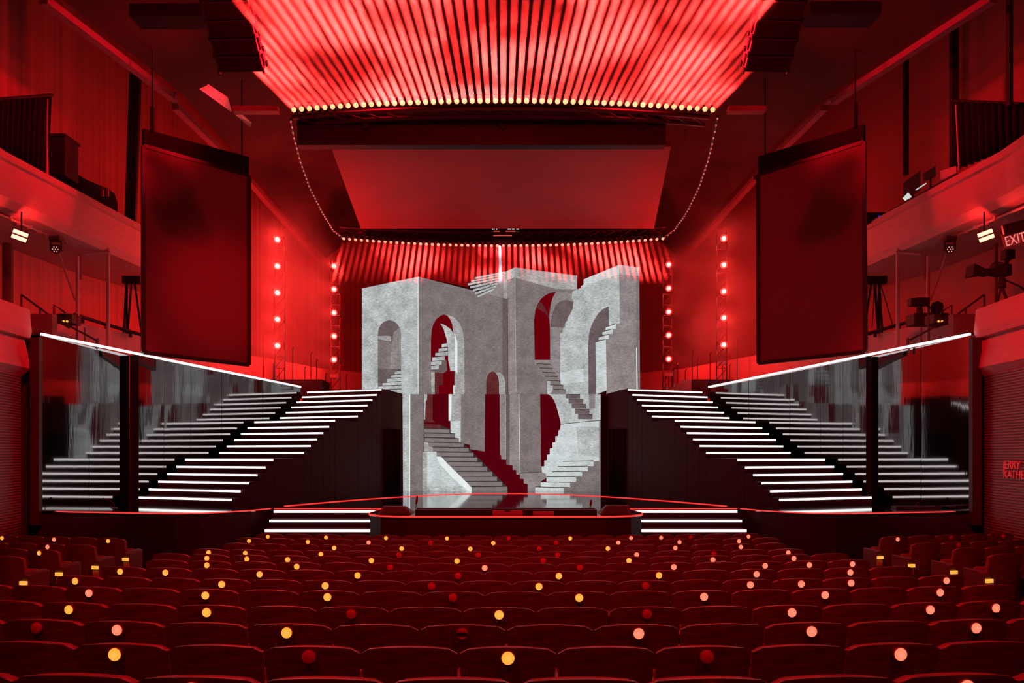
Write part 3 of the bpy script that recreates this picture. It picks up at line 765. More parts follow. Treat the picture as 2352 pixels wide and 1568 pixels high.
    pth = [(-9.75, 11.6), (-10.02, 14.0), (-10.22, 15.4), (-10.36, 15.9), (-10.6, 16.25), (-10.9, 16.4)]
    mb = MB().sweep(prof, [(Xs(S, x), y) for x, y in pth])
    rw = struct(f'wall_ribbed_{sd}', mb, M_ribs, f'dark ribbed wall under the lower tier at the {sd} edge')
    # dark infill between mirror wall and cladding
    mb = MB().box((min(Xs(S, -10.95), Xs(S, -10.15)), 16.42, -.2), (max(Xs(S, -10.95), Xs(S, -10.15)), 16.6, 5.0))
    struct(f'trim_{1 if S < 0 else 2}', mb, M_stagefront)

def text(body, size, m, parent, loc, rot, ext=.01, name='lettering'):
    cu = bpy.data.curves.new(name, 'FONT'); cu.body = body; cu.size = size; cu.extrude = ext
    cu.align_x = 'LEFT'; cu.materials.append(m)
    o = bpy.data.objects.new(name, cu); COL.objects.link(o); o.location = loc; o.rotation_euler = rot
    bpy.context.view_layer.update()
    me = bpy.data.meshes.new_from_object(o.evaluated_get(bpy.context.evaluated_depsgraph_get()))
    bpy.data.objects.remove(o)
    o = bpy.data.objects.new(name, me); COL.objects.link(o); o.location = loc; o.rotation_euler = rot
    if parent is not None: o.parent = parent
    return o
rw_r = bpy.data.objects['wall_ribbed_right']
wdir = Vector((10.22 - 9.75, 15.4 - 11.6, 0)).normalized()
ang = math.atan2(-wdir.y, -wdir.x)
pl = Vector((10.155, 14.94, 0))
M_let = mat('raised_letters', (.6, .3, .3), .35)
for k, tx in enumerate(('JERRY', 'KATHE')):
    text(tx, .235, M_let, rw_r, (pl.x - .05, pl.y + .0, 2.02 - .19 * k), (PI / 2, 0, ang), .012)

# ------------------------------------------------------------------ hanging side screens
for S in (-1, 1):
    sd = SIDE[S]
    if S < 0: q = [P(330, 335, 18.0), P(572, 403, 19.9), P(572, 838, 19.9), P(330, 809, 18.0)]
    else: q = [P(1984, 326, 18.0), P(1741, 402, 19.9), P(1742, 834, 19.9), P(1987, 807, 18.0)]
    t = thing('hanging_screen', f'tall dark blank screen hung on the {sd} side of the hall', 'screen', (q[2] + q[3]) / 2, 'side screens')
    nrm = (q[1] - q[0]).cross(q[3] - q[0]).normalized()
    if nrm.y < 0: nrm = -nrm
    MB().prism(q, nrm * .05).build('screen_face', M_dark, t, world=True)
    fr = MB()
    for a, b in zip(q, q[1:] + q[:1]): fr.bar(a + nrm * .02, b + nrm * .02, .09, .09, up=nrm)
    fr.build('frame', M_metal, t, world=True)
    e = (q[1] - q[0]).normalized()
    va = MB().prism([q[0] + Vector((0, 0, .42)), q[1] + Vector((0, 0, .5)), q[1], q[0]], nrm * .12)
    va.build('valance', M_cloth, t, world=True)
    br = MB().bar(q[0] + e * .2 + Vector((0, 0, .4)), q[0] + e * .2 + Vector((0, 0, 1.0)), .09).bar(q[0] + e * .2 + Vector((0, 0, 1.0)), q[0] + e * .2 + Vector((0, 0, 3.6)), .03)
    br.build('hanging_bracket', M_metal, t, world=True)
    MB().bar(q[1] - e * .2 + Vector((0, 0, .4)), q[1] - e * .2 + Vector((0, 0, 2.5)), .03).build('hanging_bracket', M_metal, t, world=True)

# ------------------------------------------------------------------ gantry, canopy, far truss, side strings
gz = MB().box((P(688, 0, 17.2).x, 17.0, P(0, 333, 17.0).z), (P(1525, 0, 17.2).x, 17.25, P(0, 262, 17.0).z))
gt = thing('lighting_gantry', 'wide dark bar across the hall under the front row of lamps', 'gantry', (0, 16.9, 10))
gz.build('border', M_black, gt, world=True)
tp = [P(668 + 964 * i / 24, 264 - 22 * (1 - ((i - 12) / 12) ** 2) + 0, 16.2 + .4 * ((i - 12) / 12) ** 2) for i in range(25)]
tb = MB(); tb.tube([p + Vector((0, .12, .0)) for p in tp], .05, 6); tb.tube([p + Vector((0, .5, .0)) for p in tp], .05, 6)
for a, b in zip(tp[:-1], tp[1:]): tb.tube([a + Vector((0, .12, 0)), b + Vector((0, .5, 0))], .025, 5)
tb.build('truss', M_beam, gt, world=True)
for S in (-1, 1):
    xs = (P(537, 0, 17.5).x, P(640, 0, 17.5).x) if S < 0 else (P(1672, 0, 17.5).x, P(1757, 0, 17.5).x)
    MB().box((xs[0], 17.4, P(0, 259, 17.5).z), (xs[1], 17.6, P(0, 247, 17.5).z)).build('arm', M_armp, gt, world=True)
for px in (840, 1154, 1474):
    c = P(px, 290, 16.98)
    MB().tube([c, c + Vector((0, -.06, 0)), c + Vector((0, -.09, -.01))], [.075, .075, .04], 14).build('dome_lens', mat('lens_glass', (.05, .04, .04), .1, 1.0), gt, world=True, smooth=True)
pn, pfr = [P(760, 337, 19.0), P(1541, 337, 19.0)], [P(1502, 525, 25.2), P(829, 525, 25.2)]
cn = MB().prism(pn + pfr, (0, 0, .16))
tag(cn.build('canopy', M_canopy), 'large flat red-lit canopy panel hung above the stage', 'canopy')
ft = thing('far_truss', 'dark truss across the back of the stage carrying the far row of lamps', 'truss', P(1155, 548, 27))
fp = [P(780 + 748 * i / 20, 541 + 13 * (1 - ((i - 10) / 10) ** 2), 27.2) for i in range(21)]
m = MB()
m.tube(fp, .05, 6); m.tube([p + Vector((0, 0, .32)) for p in fp], .05, 6); m.tube([p + Vector((0, .35, .16)) for p in fp], .05, 6)
for i, (a, b) in enumerate(zip(fp[:-1], fp[1:])):
    m.tube([a, b + Vector((0, 0, .32))], .025, 5); m.tube([a + Vector((0, 0, .32)), b + Vector((0, .35, .16))], .025, 5)
m.build('chords', M_metal, ft, world=True)
m = MB().box((P(840, 0, 27.4).x, 27.35, P(0, 552, 27.4).z), (P(1490, 0, 27.4).x, 27.45, P(0, 526, 27.4).z)); m.build('border', M_black, ft, world=True)
m = MB()
for x0, x1, y in ((1130, 1133, 525.6), (1134.5, 1136, 525.6), (1139, 1142, 525.6), (1166, 1174, 525.4), (1176, 1182, 525.4), (1186, 1192, 525.4)):
    m.box(tuple(P(x0, y + .9, 27.1)), tuple(P(x1, y - .9, 27.1) + Vector((0, .05, 0))))
m.build('indicator', M_white, ft, world=True)
m = MB()
for x0, x1, y in ((1134, 1148, 530.5), (1161, 1184, 530.5), (1133, 1176, 540.4)): m.box(tuple(P(x0, y + .7, 27.1)), tuple(P(x1, y - .7, 27.1) + Vector((0, .05, 0))))
m.build('indicator', emit('dim_red_led', (1, .12, .1), .6), ft, world=True)
for S in (-1, 1):
    L = [(668, 279, 17.2), (676, 320, 18.1), (690, 372, 19.4), (712, 433, 21.3), (740, 488, 23.7), (765, 530, 26.1), (785, 545, 27)]
    if S > 0: L = [(1648, 272, 17.2), (1636, 330, 18.3), (1626, 370, 19.4), (1606, 430, 21.3), (1578, 487, 23.7), (1550, 528, 26.1), (1527, 545, 27)]
    pts = [P(*q) for q in L]
    t = thing('light_string', f'long curved tube dotted with tiny lights, {SIDE[S]} of the canopy', 'light string', pts[0], 'side light strings')
    MB().tube([p + Vector((0, 0, .05)) for p in pts], .035, 6).build('tube', M_metal, t, world=True)
    bm_ = MB().tube([(0, 0, .012), (0, 0, -.012), (0, 0, -.03)], [.016, .022, .010], 8).mesh('bulb', emit('tiny_bulb', (1, .28, .24), .55), smooth=True)
    seg = [(b - a).length for a, b in zip(pts[:-1], pts[1:])]; tot = sum(seg)
    for i in range(36):
        s = tot * i / 35; k = 0
        while k < len(seg) - 1 and s > seg[k]: s -= seg[k]; k += 1
        o = link('bulb', bm_, t); o.location = pts[k].lerp(pts[k + 1], s / seg[k]) - pts[0]

# ------------------------------------------------------------------ beam lamps
def lamp_meshes(lens):
    body = MB().tube([(0, .20, 0), (0, .02, 0), (0, .0, 0)], [.045, .062, .062], 14)
    yoke = MB().box((-.085, .06, -.02), (-.07, .10, .15)).box((.07, .06, -.02), (.085, .10, .15)).box((-.085, .06, .135), (.085, .10, .15))
    face = MB().tube([(0, -.0005, 0), (0, -.008, 0)], .055, 16)
    return body.mesh('lamp_body', M_metal, smooth=True), yoke.mesh('yoke', M_metal), face.mesh('lens', lens, smooth=True)
HAZE_ONLY = bpy.data.collections.new('smoke_sheets')
def beam_bar(pts, d, energy, spread, dia):
    """the light of five neighbouring lamps: one long collimated source, bright only where the five lenses sit"""
    c = sum(pts, Vector()) / len(pts); n = len(pts)
    c.y = min(v.y for v in pts)
    pitch = abs(pts[-1].x - pts[0].x) / (n - 1)
    o = lamp('AREA', c + d * .05, energy, WARM, d=d, shape='RECTANGLE', size=pitch * n, size_y=dia, spread=math.radians(spread))
    o.data.use_nodes = True; nt = o.data.node_tree; e = nt.nodes['Emission']
    g_ = nt.nodes.new('ShaderNodeNewGeometry'); sx = nt.nodes.new('ShaderNodeSeparateXYZ'); nt.links.new(g_.outputs['Parametric'], sx.inputs[0])
    def m_(op, a, b=None):
        k = nt.nodes.new('ShaderNodeMath'); k.operation = op
        if isinstance(a, (int, float)): k.inputs[0].default_value = a
        else: nt.links.new(a, k.inputs[0])
        if b is not None: k.inputs[1].default_value = b
        return k.outputs[0]
    f = m_('FRACT', m_('MULTIPLY', sx.outputs['X'], n)); f = m_('ABSOLUTE', m_('SUBTRACT', f, .5))
    f = m_('LESS_THAN', f, dia / pitch / 2)
    nt.links.new(f, e.inputs['Strength'])
    o.light_linking.receiver_collection = HAZE_ONLY
def beam_row(n, pos, dirf, meshes, label, group, energy, spread, dia):
    root0 = None; bank = []
    for i in range(n):
        t_ = -1 + 2 * i / (n - 1)
        p, d = pos(t_), dirf(t_).normalized()
        if root0 is None:
            root0 = thing('beam_lamp', '', 'lamp', p, group)
            for me in meshes: link(me.name.split('.')[0], me, root0)
            o = root0
        else:
            o = copy_tree(root0)
        o.location = p
        o.rotation_euler = Vector(d).to_track_quat('-Y', 'Z').to_euler()
        o['label'] = f'red beam lamp, {ordinal(i + 1)} from left in the {label}'
        bank.append(p)
        if len(bank) == 5: beam_bar(bank, d, energy * random.uniform(.8, 1.2), spread, dia); bank = []
beam_row(55, lambda t: P(675 + 962 * (t + 1) / 2, 231.5 + 20.5 * t * t, 16 + .4 * t * t), lambda t: Vector((0, -1, -.175)), lamp_meshes(M_lens),
         'curved front row overhead', 'front row of beam lamps', 2000.0, .55, .102)
beam_row(55, lambda t: P(789.5 + 733 * (t + 1) / 2, 564 - 16 * t * t, 27), lambda t: Vector((0, -1, -1.15)), lamp_meshes(M_lens2),
         'far row behind the towers', 'far row of beam lamps', 1500.0, 1.2, .115)
wl = P(1148, 565, 26.95)
t = thing('spot_lamp', 'single white spot lamp in the middle of the far lamp row', 'lamp', wl)
MB().tube([(0, .16, .0), (0, 0, -.02)], .05, 12).build('lamp_body', M_metal, t)
MB().tube([(0, -.001, -.021), (0, -.012, -.028)], .045, 12).build('lens', emit('white_lens', (.75, .85, 1), 2.5), t)
wlo = lamp('AREA', wl + Vector((0, -.05, -.05)), 120, (.75, .8, 1), d=(.02, -1, -1.15), shape='DISK', size=.1, spread=math.radians(3))
wlo.light_linking.receiver_collection = HAZE_ONLY

# ------------------------------------------------------------------ tower lamps
tw = [(637, [550, 611, 672, 733, 793.5], 24.6, 'outer left'), (767, [610.5, 664, 718, 771.5, 825.5], 27.9, 'inner left'),
      (1536, [607.5, 662, 716, 769.5, 824], 27.9, 'inner right'), (1662.5, [547.5, 608, 669, 729.5, 791.5], 24.6, 'outer right')]
M_ring = mat('lamp_ring', (.06, .04, .04), .4)
proto_l = None
for px, ys, Y, nm in tw:
    b = P(px, 0, Y)
    t = thing('lamp_tower', f'slim ladder truss holding five red star lamps, {nm} column', 'truss', (b.x, Y + .25, 4.3 if Y > 26 else 3.6), 'lamp towers')
    zt, zb = P(px, ys[0] - 18, Y).z, 3.6
    m = MB()
    for sx in (-.17, .17): m.tube([(b.x + sx, Y + .25, zb), (b.x + sx, Y + .25, zt)], .022, 6)
    k = 0; z = zb
    while z < zt - .4:
        m.tube([(b.x - .17, Y + .25, z), (b.x + .17, Y + .25, z + .4)], .012, 5); m.tube([(b.x - .17, Y + .25, z + .4), (b.x + .17, Y + .25, z + .4)], .012, 5); z += .4
    m.build('ladder_frame', M_metal, t, world=True)
    for j, y in enumerate(ys):
        p = P(px, y, Y)
        if proto_l is None:
            proto_l = thing('tower_lamp', '', 'lamp', p, 'tower lamps')
            MB().tube([(0, .14, 0), (0, .0, 0), (0, -.02, 0)], [.09, .125, .125], 20).build('lamp_body', M_ring, proto_l, smooth=True)
            MB().tube([(0, -.021, 0), (0, -.03, 0)], .066, 18).build('lens', M_star, proto_l, smooth=True)
            MB().box((-.03, .12, -.03), (.03, .26, .03)).build('mount', M_metal, proto_l)
            o = proto_l
        else: o = copy_tree(proto_l)
        o.location = p
        o['label'] = f'starry red lamp, {ordinal(j + 1)} from top on the {nm} tower'
        lamp('POINT', p + Vector((0, -.22, 0)), 135 if px < 1000 else 85, WARM, shadow_soft_size=.06)

# ------------------------------------------------------------------ haze
def haze(name, label, lo, hi, dmin, dmax, scale, cmin, cmax, aniso, edge, stretch=(1, 1, 1), off=(0, 0, 0), tilt=None, near=None):
    c = [(a + b) / 2 for a, b in zip(lo, hi)]
    o = MB().box([a - m for a, m in zip(lo, c)], [b - m for b, m in zip(hi, c)]).build(name, [], None)
    o.location = c
    if tilt is not None:      # a thin sloping sheet of haze: (start point, direction, length, thickness)
        s0, d, ln, th = tilt; d = Vector(d).normalized()
        o.data.clear_geometry()
        w_ = (hi[0] - lo[0])
        bmh = bmesh.new(); bmesh.ops.create_cube(bmh, size=1); bmesh.ops.scale(bmh, vec=(w_, ln, th), verts=bmh.verts); bmh.to_mesh(o.data); bmh.free()
        o.location = Vector(s0) + d * ln / 2; o.rotation_euler = (math.asin(-d.z), 0, 0)
    if tilt is not None: HAZE_ONLY.objects.link(o)
    tag(o, label, 'haze', None, 'stuff')
    m = bpy.data.materials.new('haze_' + label.split()[1]); m.use_nodes = True; nt = m.node_tree; nt.nodes.clear()
    out = nt.nodes.new('ShaderNodeOutputMaterial'); v = nt.nodes.new('ShaderNodeVolumeScatter')
    v.inputs['Anisotropy'].default_value = aniso
    gm = nt.nodes.new('ShaderNodeNewGeometry'); mp = nt.nodes.new('ShaderNodeMapping')
    mp.inputs['Scale'].default_value = stretch; mp.inputs['Location'].default_value = off
    nt.links.new(gm.outputs['Position'], mp.inputs[0])
    n = nt.nodes.new('ShaderNodeTexNoise'); n.inputs['Scale'].default_value = scale; n.inputs['Detail'].default_value = 3; n.inputs['Roughness'].default_value = .5
    n.inputs['Distortion'].default_value = .5
    nt.links.new(mp.outputs[0], n.inputs['Vector'])
    r = nt.nodes.new('ShaderNodeMapRange'); r.interpolation_type = 'SMOOTHSTEP'
    r.inputs[1].default_value, r.inputs[2].default_value, r.inputs[3].default_value, r.inputs[4].default_value = cmin, cmax, dmin, dmax
    nt.links.new(n.outputs['Fac'], r.inputs[0])
    last = r.outputs[0]
    if near is not None:      # density raised towards the lamps so the beams stay bright there
        sy = nt.nodes.new('ShaderNodeSeparateXYZ'); nt.links.new(gm.outputs['Position'], sy.inputs[0])
        q = nt.nodes.new('ShaderNodeMapRange'); q.interpolation_type = 'SMOOTHSTEP'
        q.inputs[1].default_value, q.inputs[2].default_value, q.inputs[3].default_value, q.inputs[4].default_value = near[0], near[1], 0, near[2]
        nt.links.new(sy.outputs['Y'], q.inputs[0])
        ad = nt.nodes.new('ShaderNodeMath'); nt.links.new(last, ad.inputs[0]); nt.links.new(q.outputs[0], ad.inputs[1]); last = ad.outputs[0]
    # thins out towards the top, bottom and sides of the bank of haze
    sp = nt.nodes.new('ShaderNodeSeparateXYZ'); nt.links.new(gm.outputs['Position'], sp.inputs[0])
    for ax in range(3):
        for lim, sg in ((lo[ax], 1), (hi[ax], -1)):
            if edge[ax] <= 0: continue
            q = nt.nodes.new('ShaderNodeMapRange'); q.interpolation_type = 'SMOOTHSTEP'
            q.inputs[1].default_value, q.inputs[2].default_value = lim, lim + sg * edge[ax]
            q.inputs[3].default_value, q.inputs[4].default_value = 0, 1
            nt.links.new(sp.outputs[ax], q.inputs[0])
            mu = nt.nodes.new('ShaderNodeMath'); mu.operation = 'MULTIPLY'
            nt.links.new(last, mu.inputs[0]); nt.links.new(q.outputs[0], mu.inputs[1]); last = mu.outputs[0]
    nt.links.new(last, v.inputs['Density']); nt.links.new(v.outputs[0], out.inputs['Volume'])
    o.data.materials.append(m)
    return o
# ------------------------------------------------------------------ line arrays of loudspeakers
M_grille = mat('speaker_grille', (.05, .03, .03), .7, noise=.4, nscale=90)
M_cab = mat('speaker_cabinet', (.16, .1, .1), .5)
for S in (-1, 1):
    t = thing('line_array', f'curved hanging column of loudspeaker cabinets at the {SIDE[S]} of the beams', 'loudspeaker', P(1155 + S * 605, 160, 12.4), 'hanging loudspeaker columns')
    # lower front edge of the lowest cabinet, then up along the curve
    p = P(1155 + (605 if S > 0 else -600), 166, 12.4)
    wdt, dep = .75, .36
    angs = [50, 45, 40, 36, 32, 28, 24, 20, 16, 12]
    for k, a in enumerate(angs):
        a_ = math.radians(a)
        up_ = Vector((S * .03, -math.sin(a_), math.cos(a_))).normalized()    # along the column
        xd = Vector((1, S * .05, 0)).normalized()
        xd = (xd - up_ * xd.dot(up_)).normalized()
        fr = up_.cross(xd); fr = fr if fr.y < 0 else -fr                       # facing the audience
        h = .26
        c = p + up_ * h / 2
        M = Matrix((xd, -fr, up_)).transposed().to_4x4(); M.translation = c
        hw = wdt / 2
        cb = MB()
        prof = [(-hw, 0), (hw, 0), (hw * .92, dep), (-hw * .92, dep)]
        lo = [M @ Vector((x, y, -h / 2 + .008)) for x, y in prof]
        cb.prism(lo, (M.to_3x3() @ Vector((0, 0, h - .016))))
        for sx in (-1, 1):
            cb.box((sx * (hw + .0) - .018, -.01, -h / 2 - .03), (sx * (hw + .0) + .006, .05, -h / 2 + .05), M, 1)
            cb.box((sx * (hw * .93) - .014, dep - .06, -h / 2 - .03), (sx * (hw * .93) + .014, dep + .012, -h / 2 + .04), M, 1)
        o = cb.build('cabinet', [M_cab, M_black], t, world=True)
        MB().box((-hw + .03, -.012, -h / 2 + .02), (hw - .03, .0, h / 2 - .02), M).build('grille', M_grille, o, world=True)
        for sx in (-1, 1):
            MB().box((sx * (hw * .97) - .012, .13, -.085), (sx * (hw * .97) + .012, .20, .085), M).build('handle', M_black, o, world=True)
        p = p + up_ * h
    fl_ = MB().box((-.45, -.05, 0), (.45, .5, .06), Matrix.Translation(p + Vector((0, .05, .02))))
    fl_.tube([p + Vector((0, .2, .05)), p + Vector((0, .2, 1.6))], .02, 6)
    fl_.build('flying_frame', M_metal, t, world=True)

# ------------------------------------------------------------------ props on the stage
def at(px, py, z):
    Y = (ZC - z) * F / (py - HY); return Vector(((px - CX) * Y / F, Y, z))
for S, x0, x1, xt0, xt1 in ((-1, 870, 948, 882, 931), (1, 1376, 1447, 1392, 1444)):
    Y = 15.05
    yb, yf = Y + .35, Y - .12
    X0, X1 = (x0 - CX) * Y / F, (x1 - CX) * Y / F
    T0, T1 = (xt0 - CX) * (Y + .3) / F, (xt1 - CX) * (Y + .3) / F
    zt = ZC + (HY - (1161.5 if S < 0 else 1159.5)) * (Y + .3) / F
    t = thing('wedge_monitor', f'dark red sloping floor monitor speaker on the {SIDE[S]} of the thrust', 'loudspeaker', ((X0 + X1) / 2, Y, ZS), 'floor monitors')
    m = MB().add([(X0, yf, ZS), (X1, yf, ZS), (X1, yb, ZS), (X0, yb, ZS), (T0, Y + .18, zt), (T1, Y + .18, zt), (T1, yb, zt), (T0, yb, zt)],
                 [(0, 3, 2, 1), (4, 5, 6, 7), (0, 1, 5, 4), (1, 2, 6, 5), (2, 3, 7, 6), (3, 0, 4, 7)])
    m.build('cabinet', mat('wedge_paint', (.07, .05, .05), .5), t, world=True, bevel=.008)
    a, b, c, d = Vector((X0, yf, ZS)), Vector((X1, yf, ZS)), Vector((T1, Y + .18, zt)), Vector((T0, Y + .18, zt))
    ins = [a.lerp(c, .12), b.lerp(d, .12), c.lerp(a, .12), d.lerp(b, .12)]
    MB().prism(ins, (0, -.012, .006)).build('grille', M_grille, t, world=True)
tr = MB(); x0, x1 = at(951, 1183, ZS).x, at(1374, 1183, ZS).x
tr.box((x0, 14.86, ZS), (x1, 15.2, ZS + .095))
tg = thing('footlight_trough', 'long low black trough along the front of the thrust', 'trough', ((x0 + x1) / 2, 15, ZS))
tr.build('trough_body', M_black, tg, world=True)
MB().box((x0, 15.17, ZS + .095), (x1, 15.2, ZS + .112)).build('lip', M_metal, tg, world=True)
def case(name, px0, px1, pyt, label, lid):
    Y = 14.72; xa, xb = (px0 - CX) * Y / F, (px1 - CX) * Y / F; zt = ZC + (HY - pyt) * Y / F
    t = thing(name, label, 'case', ((xa + xb) / 2, Y, ZS))
    MB().box((xa, Y, ZS), (xb, Y + .13, zt)).build('case_body', M_redbox, t, world=True, bevel=.006)
    if lid:
        MB().box((xa - .012, Y - .012, zt), (xb + .012, Y + .15, zt + .014)).build('lid', M_black, t, world=True)
        mx = (xa + xb) / 2
        MB().box((mx - .055, Y - .02, zt - .028), (mx + .055, Y - .001, zt + .012)).build('latch', M_black, t, world=True)
        MB().box((xa + .1, Y - .006, ZS + .02), (xb - .1, Y - .0005, ZS + .05)).build('front_ridge', M_redbox, t, world=True)
    else:
        MB().box((xa, Y - .004, zt), (xb, Y + .134, zt + .012)).build('lid', M_redbox, t, world=True)
case('equipment_case', 1131, 1201, 1170.5, 'larger red-lit case with black lid on the thrust edge', True)
case('equipment_case', 1224.5, 1272, 1176.5, 'smaller plain red-lit box right of the lidded case', False)
for px, pyb, pyt, nm in ((956, 1170, 1137, 'left'), (1356, 1170, 1146, 'right')):
    b = at(px, 1175, ZS + .0); h = (pyb - pyt + 4) * b.y / F
    t = thing('stand_microphone', f'small microphone on a thin curved stem, {nm} end of the trough', 'microphone', b)
    MB().tube([(0, 0, 0), (0, 0, .012)], .05, 14).build('base', M_metal, t)
    MB().tube([(0, 0, .01), (-.012, 0, h * .25), (.008, 0, h * .45)], .008, 8).build('stem', M_metal, t, smooth=True)
    MB().tube([(.008, 0, h * .42), (.0, 0, h * .5), (.012, 0, h * .7), (.02, 0, h * .95), (.022, 0, h)], [.012, .022, .026, .018, .004], 12).build('windshield', mat('foam', (.25, .06, .06), .9), t, smooth=True)
for px, S in ((262, -1), (2104, 1)):
    b = at(px, 1166.5, ZS)
    t = thing('stand_microphone', f'black boom microphone on the {SIDE[S]} corner of the stage', 'microphone', b)
    MB().tube([(0, 0, 0), (0, 0, .015)], .07, 14).build('base', M_metal, t)
    MB().tube([(0, 0, .01), (0, 0, .10)], .009, 8).build('stem', M_metal, t)
    MB().tube([(0, 0, .10), (-S * -.12 if S > 0 else -.12, 0, .16), (.24 * S, 0, .22)] if S > 0 else [(0, 0, .10), (-.1, 0, .18), (-.25, 0, .22)], [.008, .01, .018], 8).build('boom', M_metal, t, smooth=True)
xa, xb = at(2040, 1165, ZS).x, at(2140, 1165, ZS).x
tag(MB().box((xa, 16.5, ZS), (xb, 16.75, ZS + .045)).build('monitor_board', M_black, bevel=.006), 'flat black board lying on the right corner of the stage', 'board')

# ------------------------------------------------------------------ things behind the tops of the stairs
for S in (-1, 1):
    L = [(625, 871, 24.9), (700, 868, 24.9), (745, 876, 24.9)]
    b = P(685 if S < 0 else 1622, 885, 25.6)
    t = thing('riser_block', f'dark riser block behind the top of the {SIDE[S]} mirror wall', 'block', (b.x, b.y, 4.3), 'riser blocks')
    x0, x1 = (P(628, 0, 25.4).x, P(742, 0, 25.4).x) if S < 0 else (P(1588, 0, 25.4).x, P(1682, 0, 25.4).x)
    MB().box((x0, 25.2, 4.31), (x1, 26.4, P(0, 871, 25.2).z)).build('block_body', mat('riser_paint', (.035, .02, .022), .7), t, world=True)
    px_posts = [(605, 772), (628, 836), (672, 800), (700, 845), (714, 812), (727, 828), (748, 860), (796, 862)] if S < 0 else \
               [(1693, 776), (1676, 838), (1631, 812), (1602, 826), (1590, 810), (1574, 850), (1556, 838), (1546, 848), (1528, 868)]
    for i, (px, py) in enumerate(px_posts):
        Y = 25.0 + .2 * i
        a = P(px, py, Y)
        tt = thing('music_stand' if py in (836, 860, 838) and False else 'stand_pole', f'thin dark upright stand, {ordinal(i + 1)} from the {SIDE[S]} edge behind the stairs', 'stand', (a.x, Y, 4.2), 'upright stands behind the stairs')
        MB().tube([(a.x, Y, 3.7), (a.x, Y, a.z)], .016, 6).build('pole', M_metal, tt, world=True)
        MB().tube([(a.x, Y, a.z), (a.x + .05, Y, a.z + .05)], .02, 6).build('clamp', M_metal, tt, world=True)
    for i, (px, py, w_, h_) in enumerate(((641, 836, 22, 11), (767, 863, 18, 8)) if S < 0 else ((1660, 834, 20, 10), (1536, 860, 18, 8))):
        a, b2 = P(px - w_ / 2, py + h_ / 2, 25.8), P(px + w_ / 2, py - h_ / 2, 25.8)
        o = thing('stand_sign', f'small pale plate standing {"below the outer" if i == 0 else "below the inner"} {SIDE[S]} lamp tower', 'plate', (a.x, 25.8, 4.2))
        MB().box((a.x, 25.78, a.z), (b2.x, 25.81, b2.z)).build('plate', M_redbox, o, world=True)
        MB().tube([((a.x + b2.x) / 2, 25.82, 3.7), ((a.x + b2.x) / 2, 25.82, a.z)], .012, 6).build('pole', M_metal, o, world=True)
sb = thing('side_steps', 'small grey stepped block at the top of the right staircase', 'steps', P(1560, 890, 25.0))
for k, (px0, px1, pt) in enumerate(((1534, 1574, 888), (1551, 1587, 880), (1570, 1589, 871.5))):
    MB().box((P(px0, 0, 24.9).x, 24.9 + .02 * k, 4.1), (P(px1, 0, 24.9).x, 25.15 + .05 * k, P(0, pt, 24.9).z)).build('step', mat('grey_step', (.45, .4, .4), .7), sb, world=True)

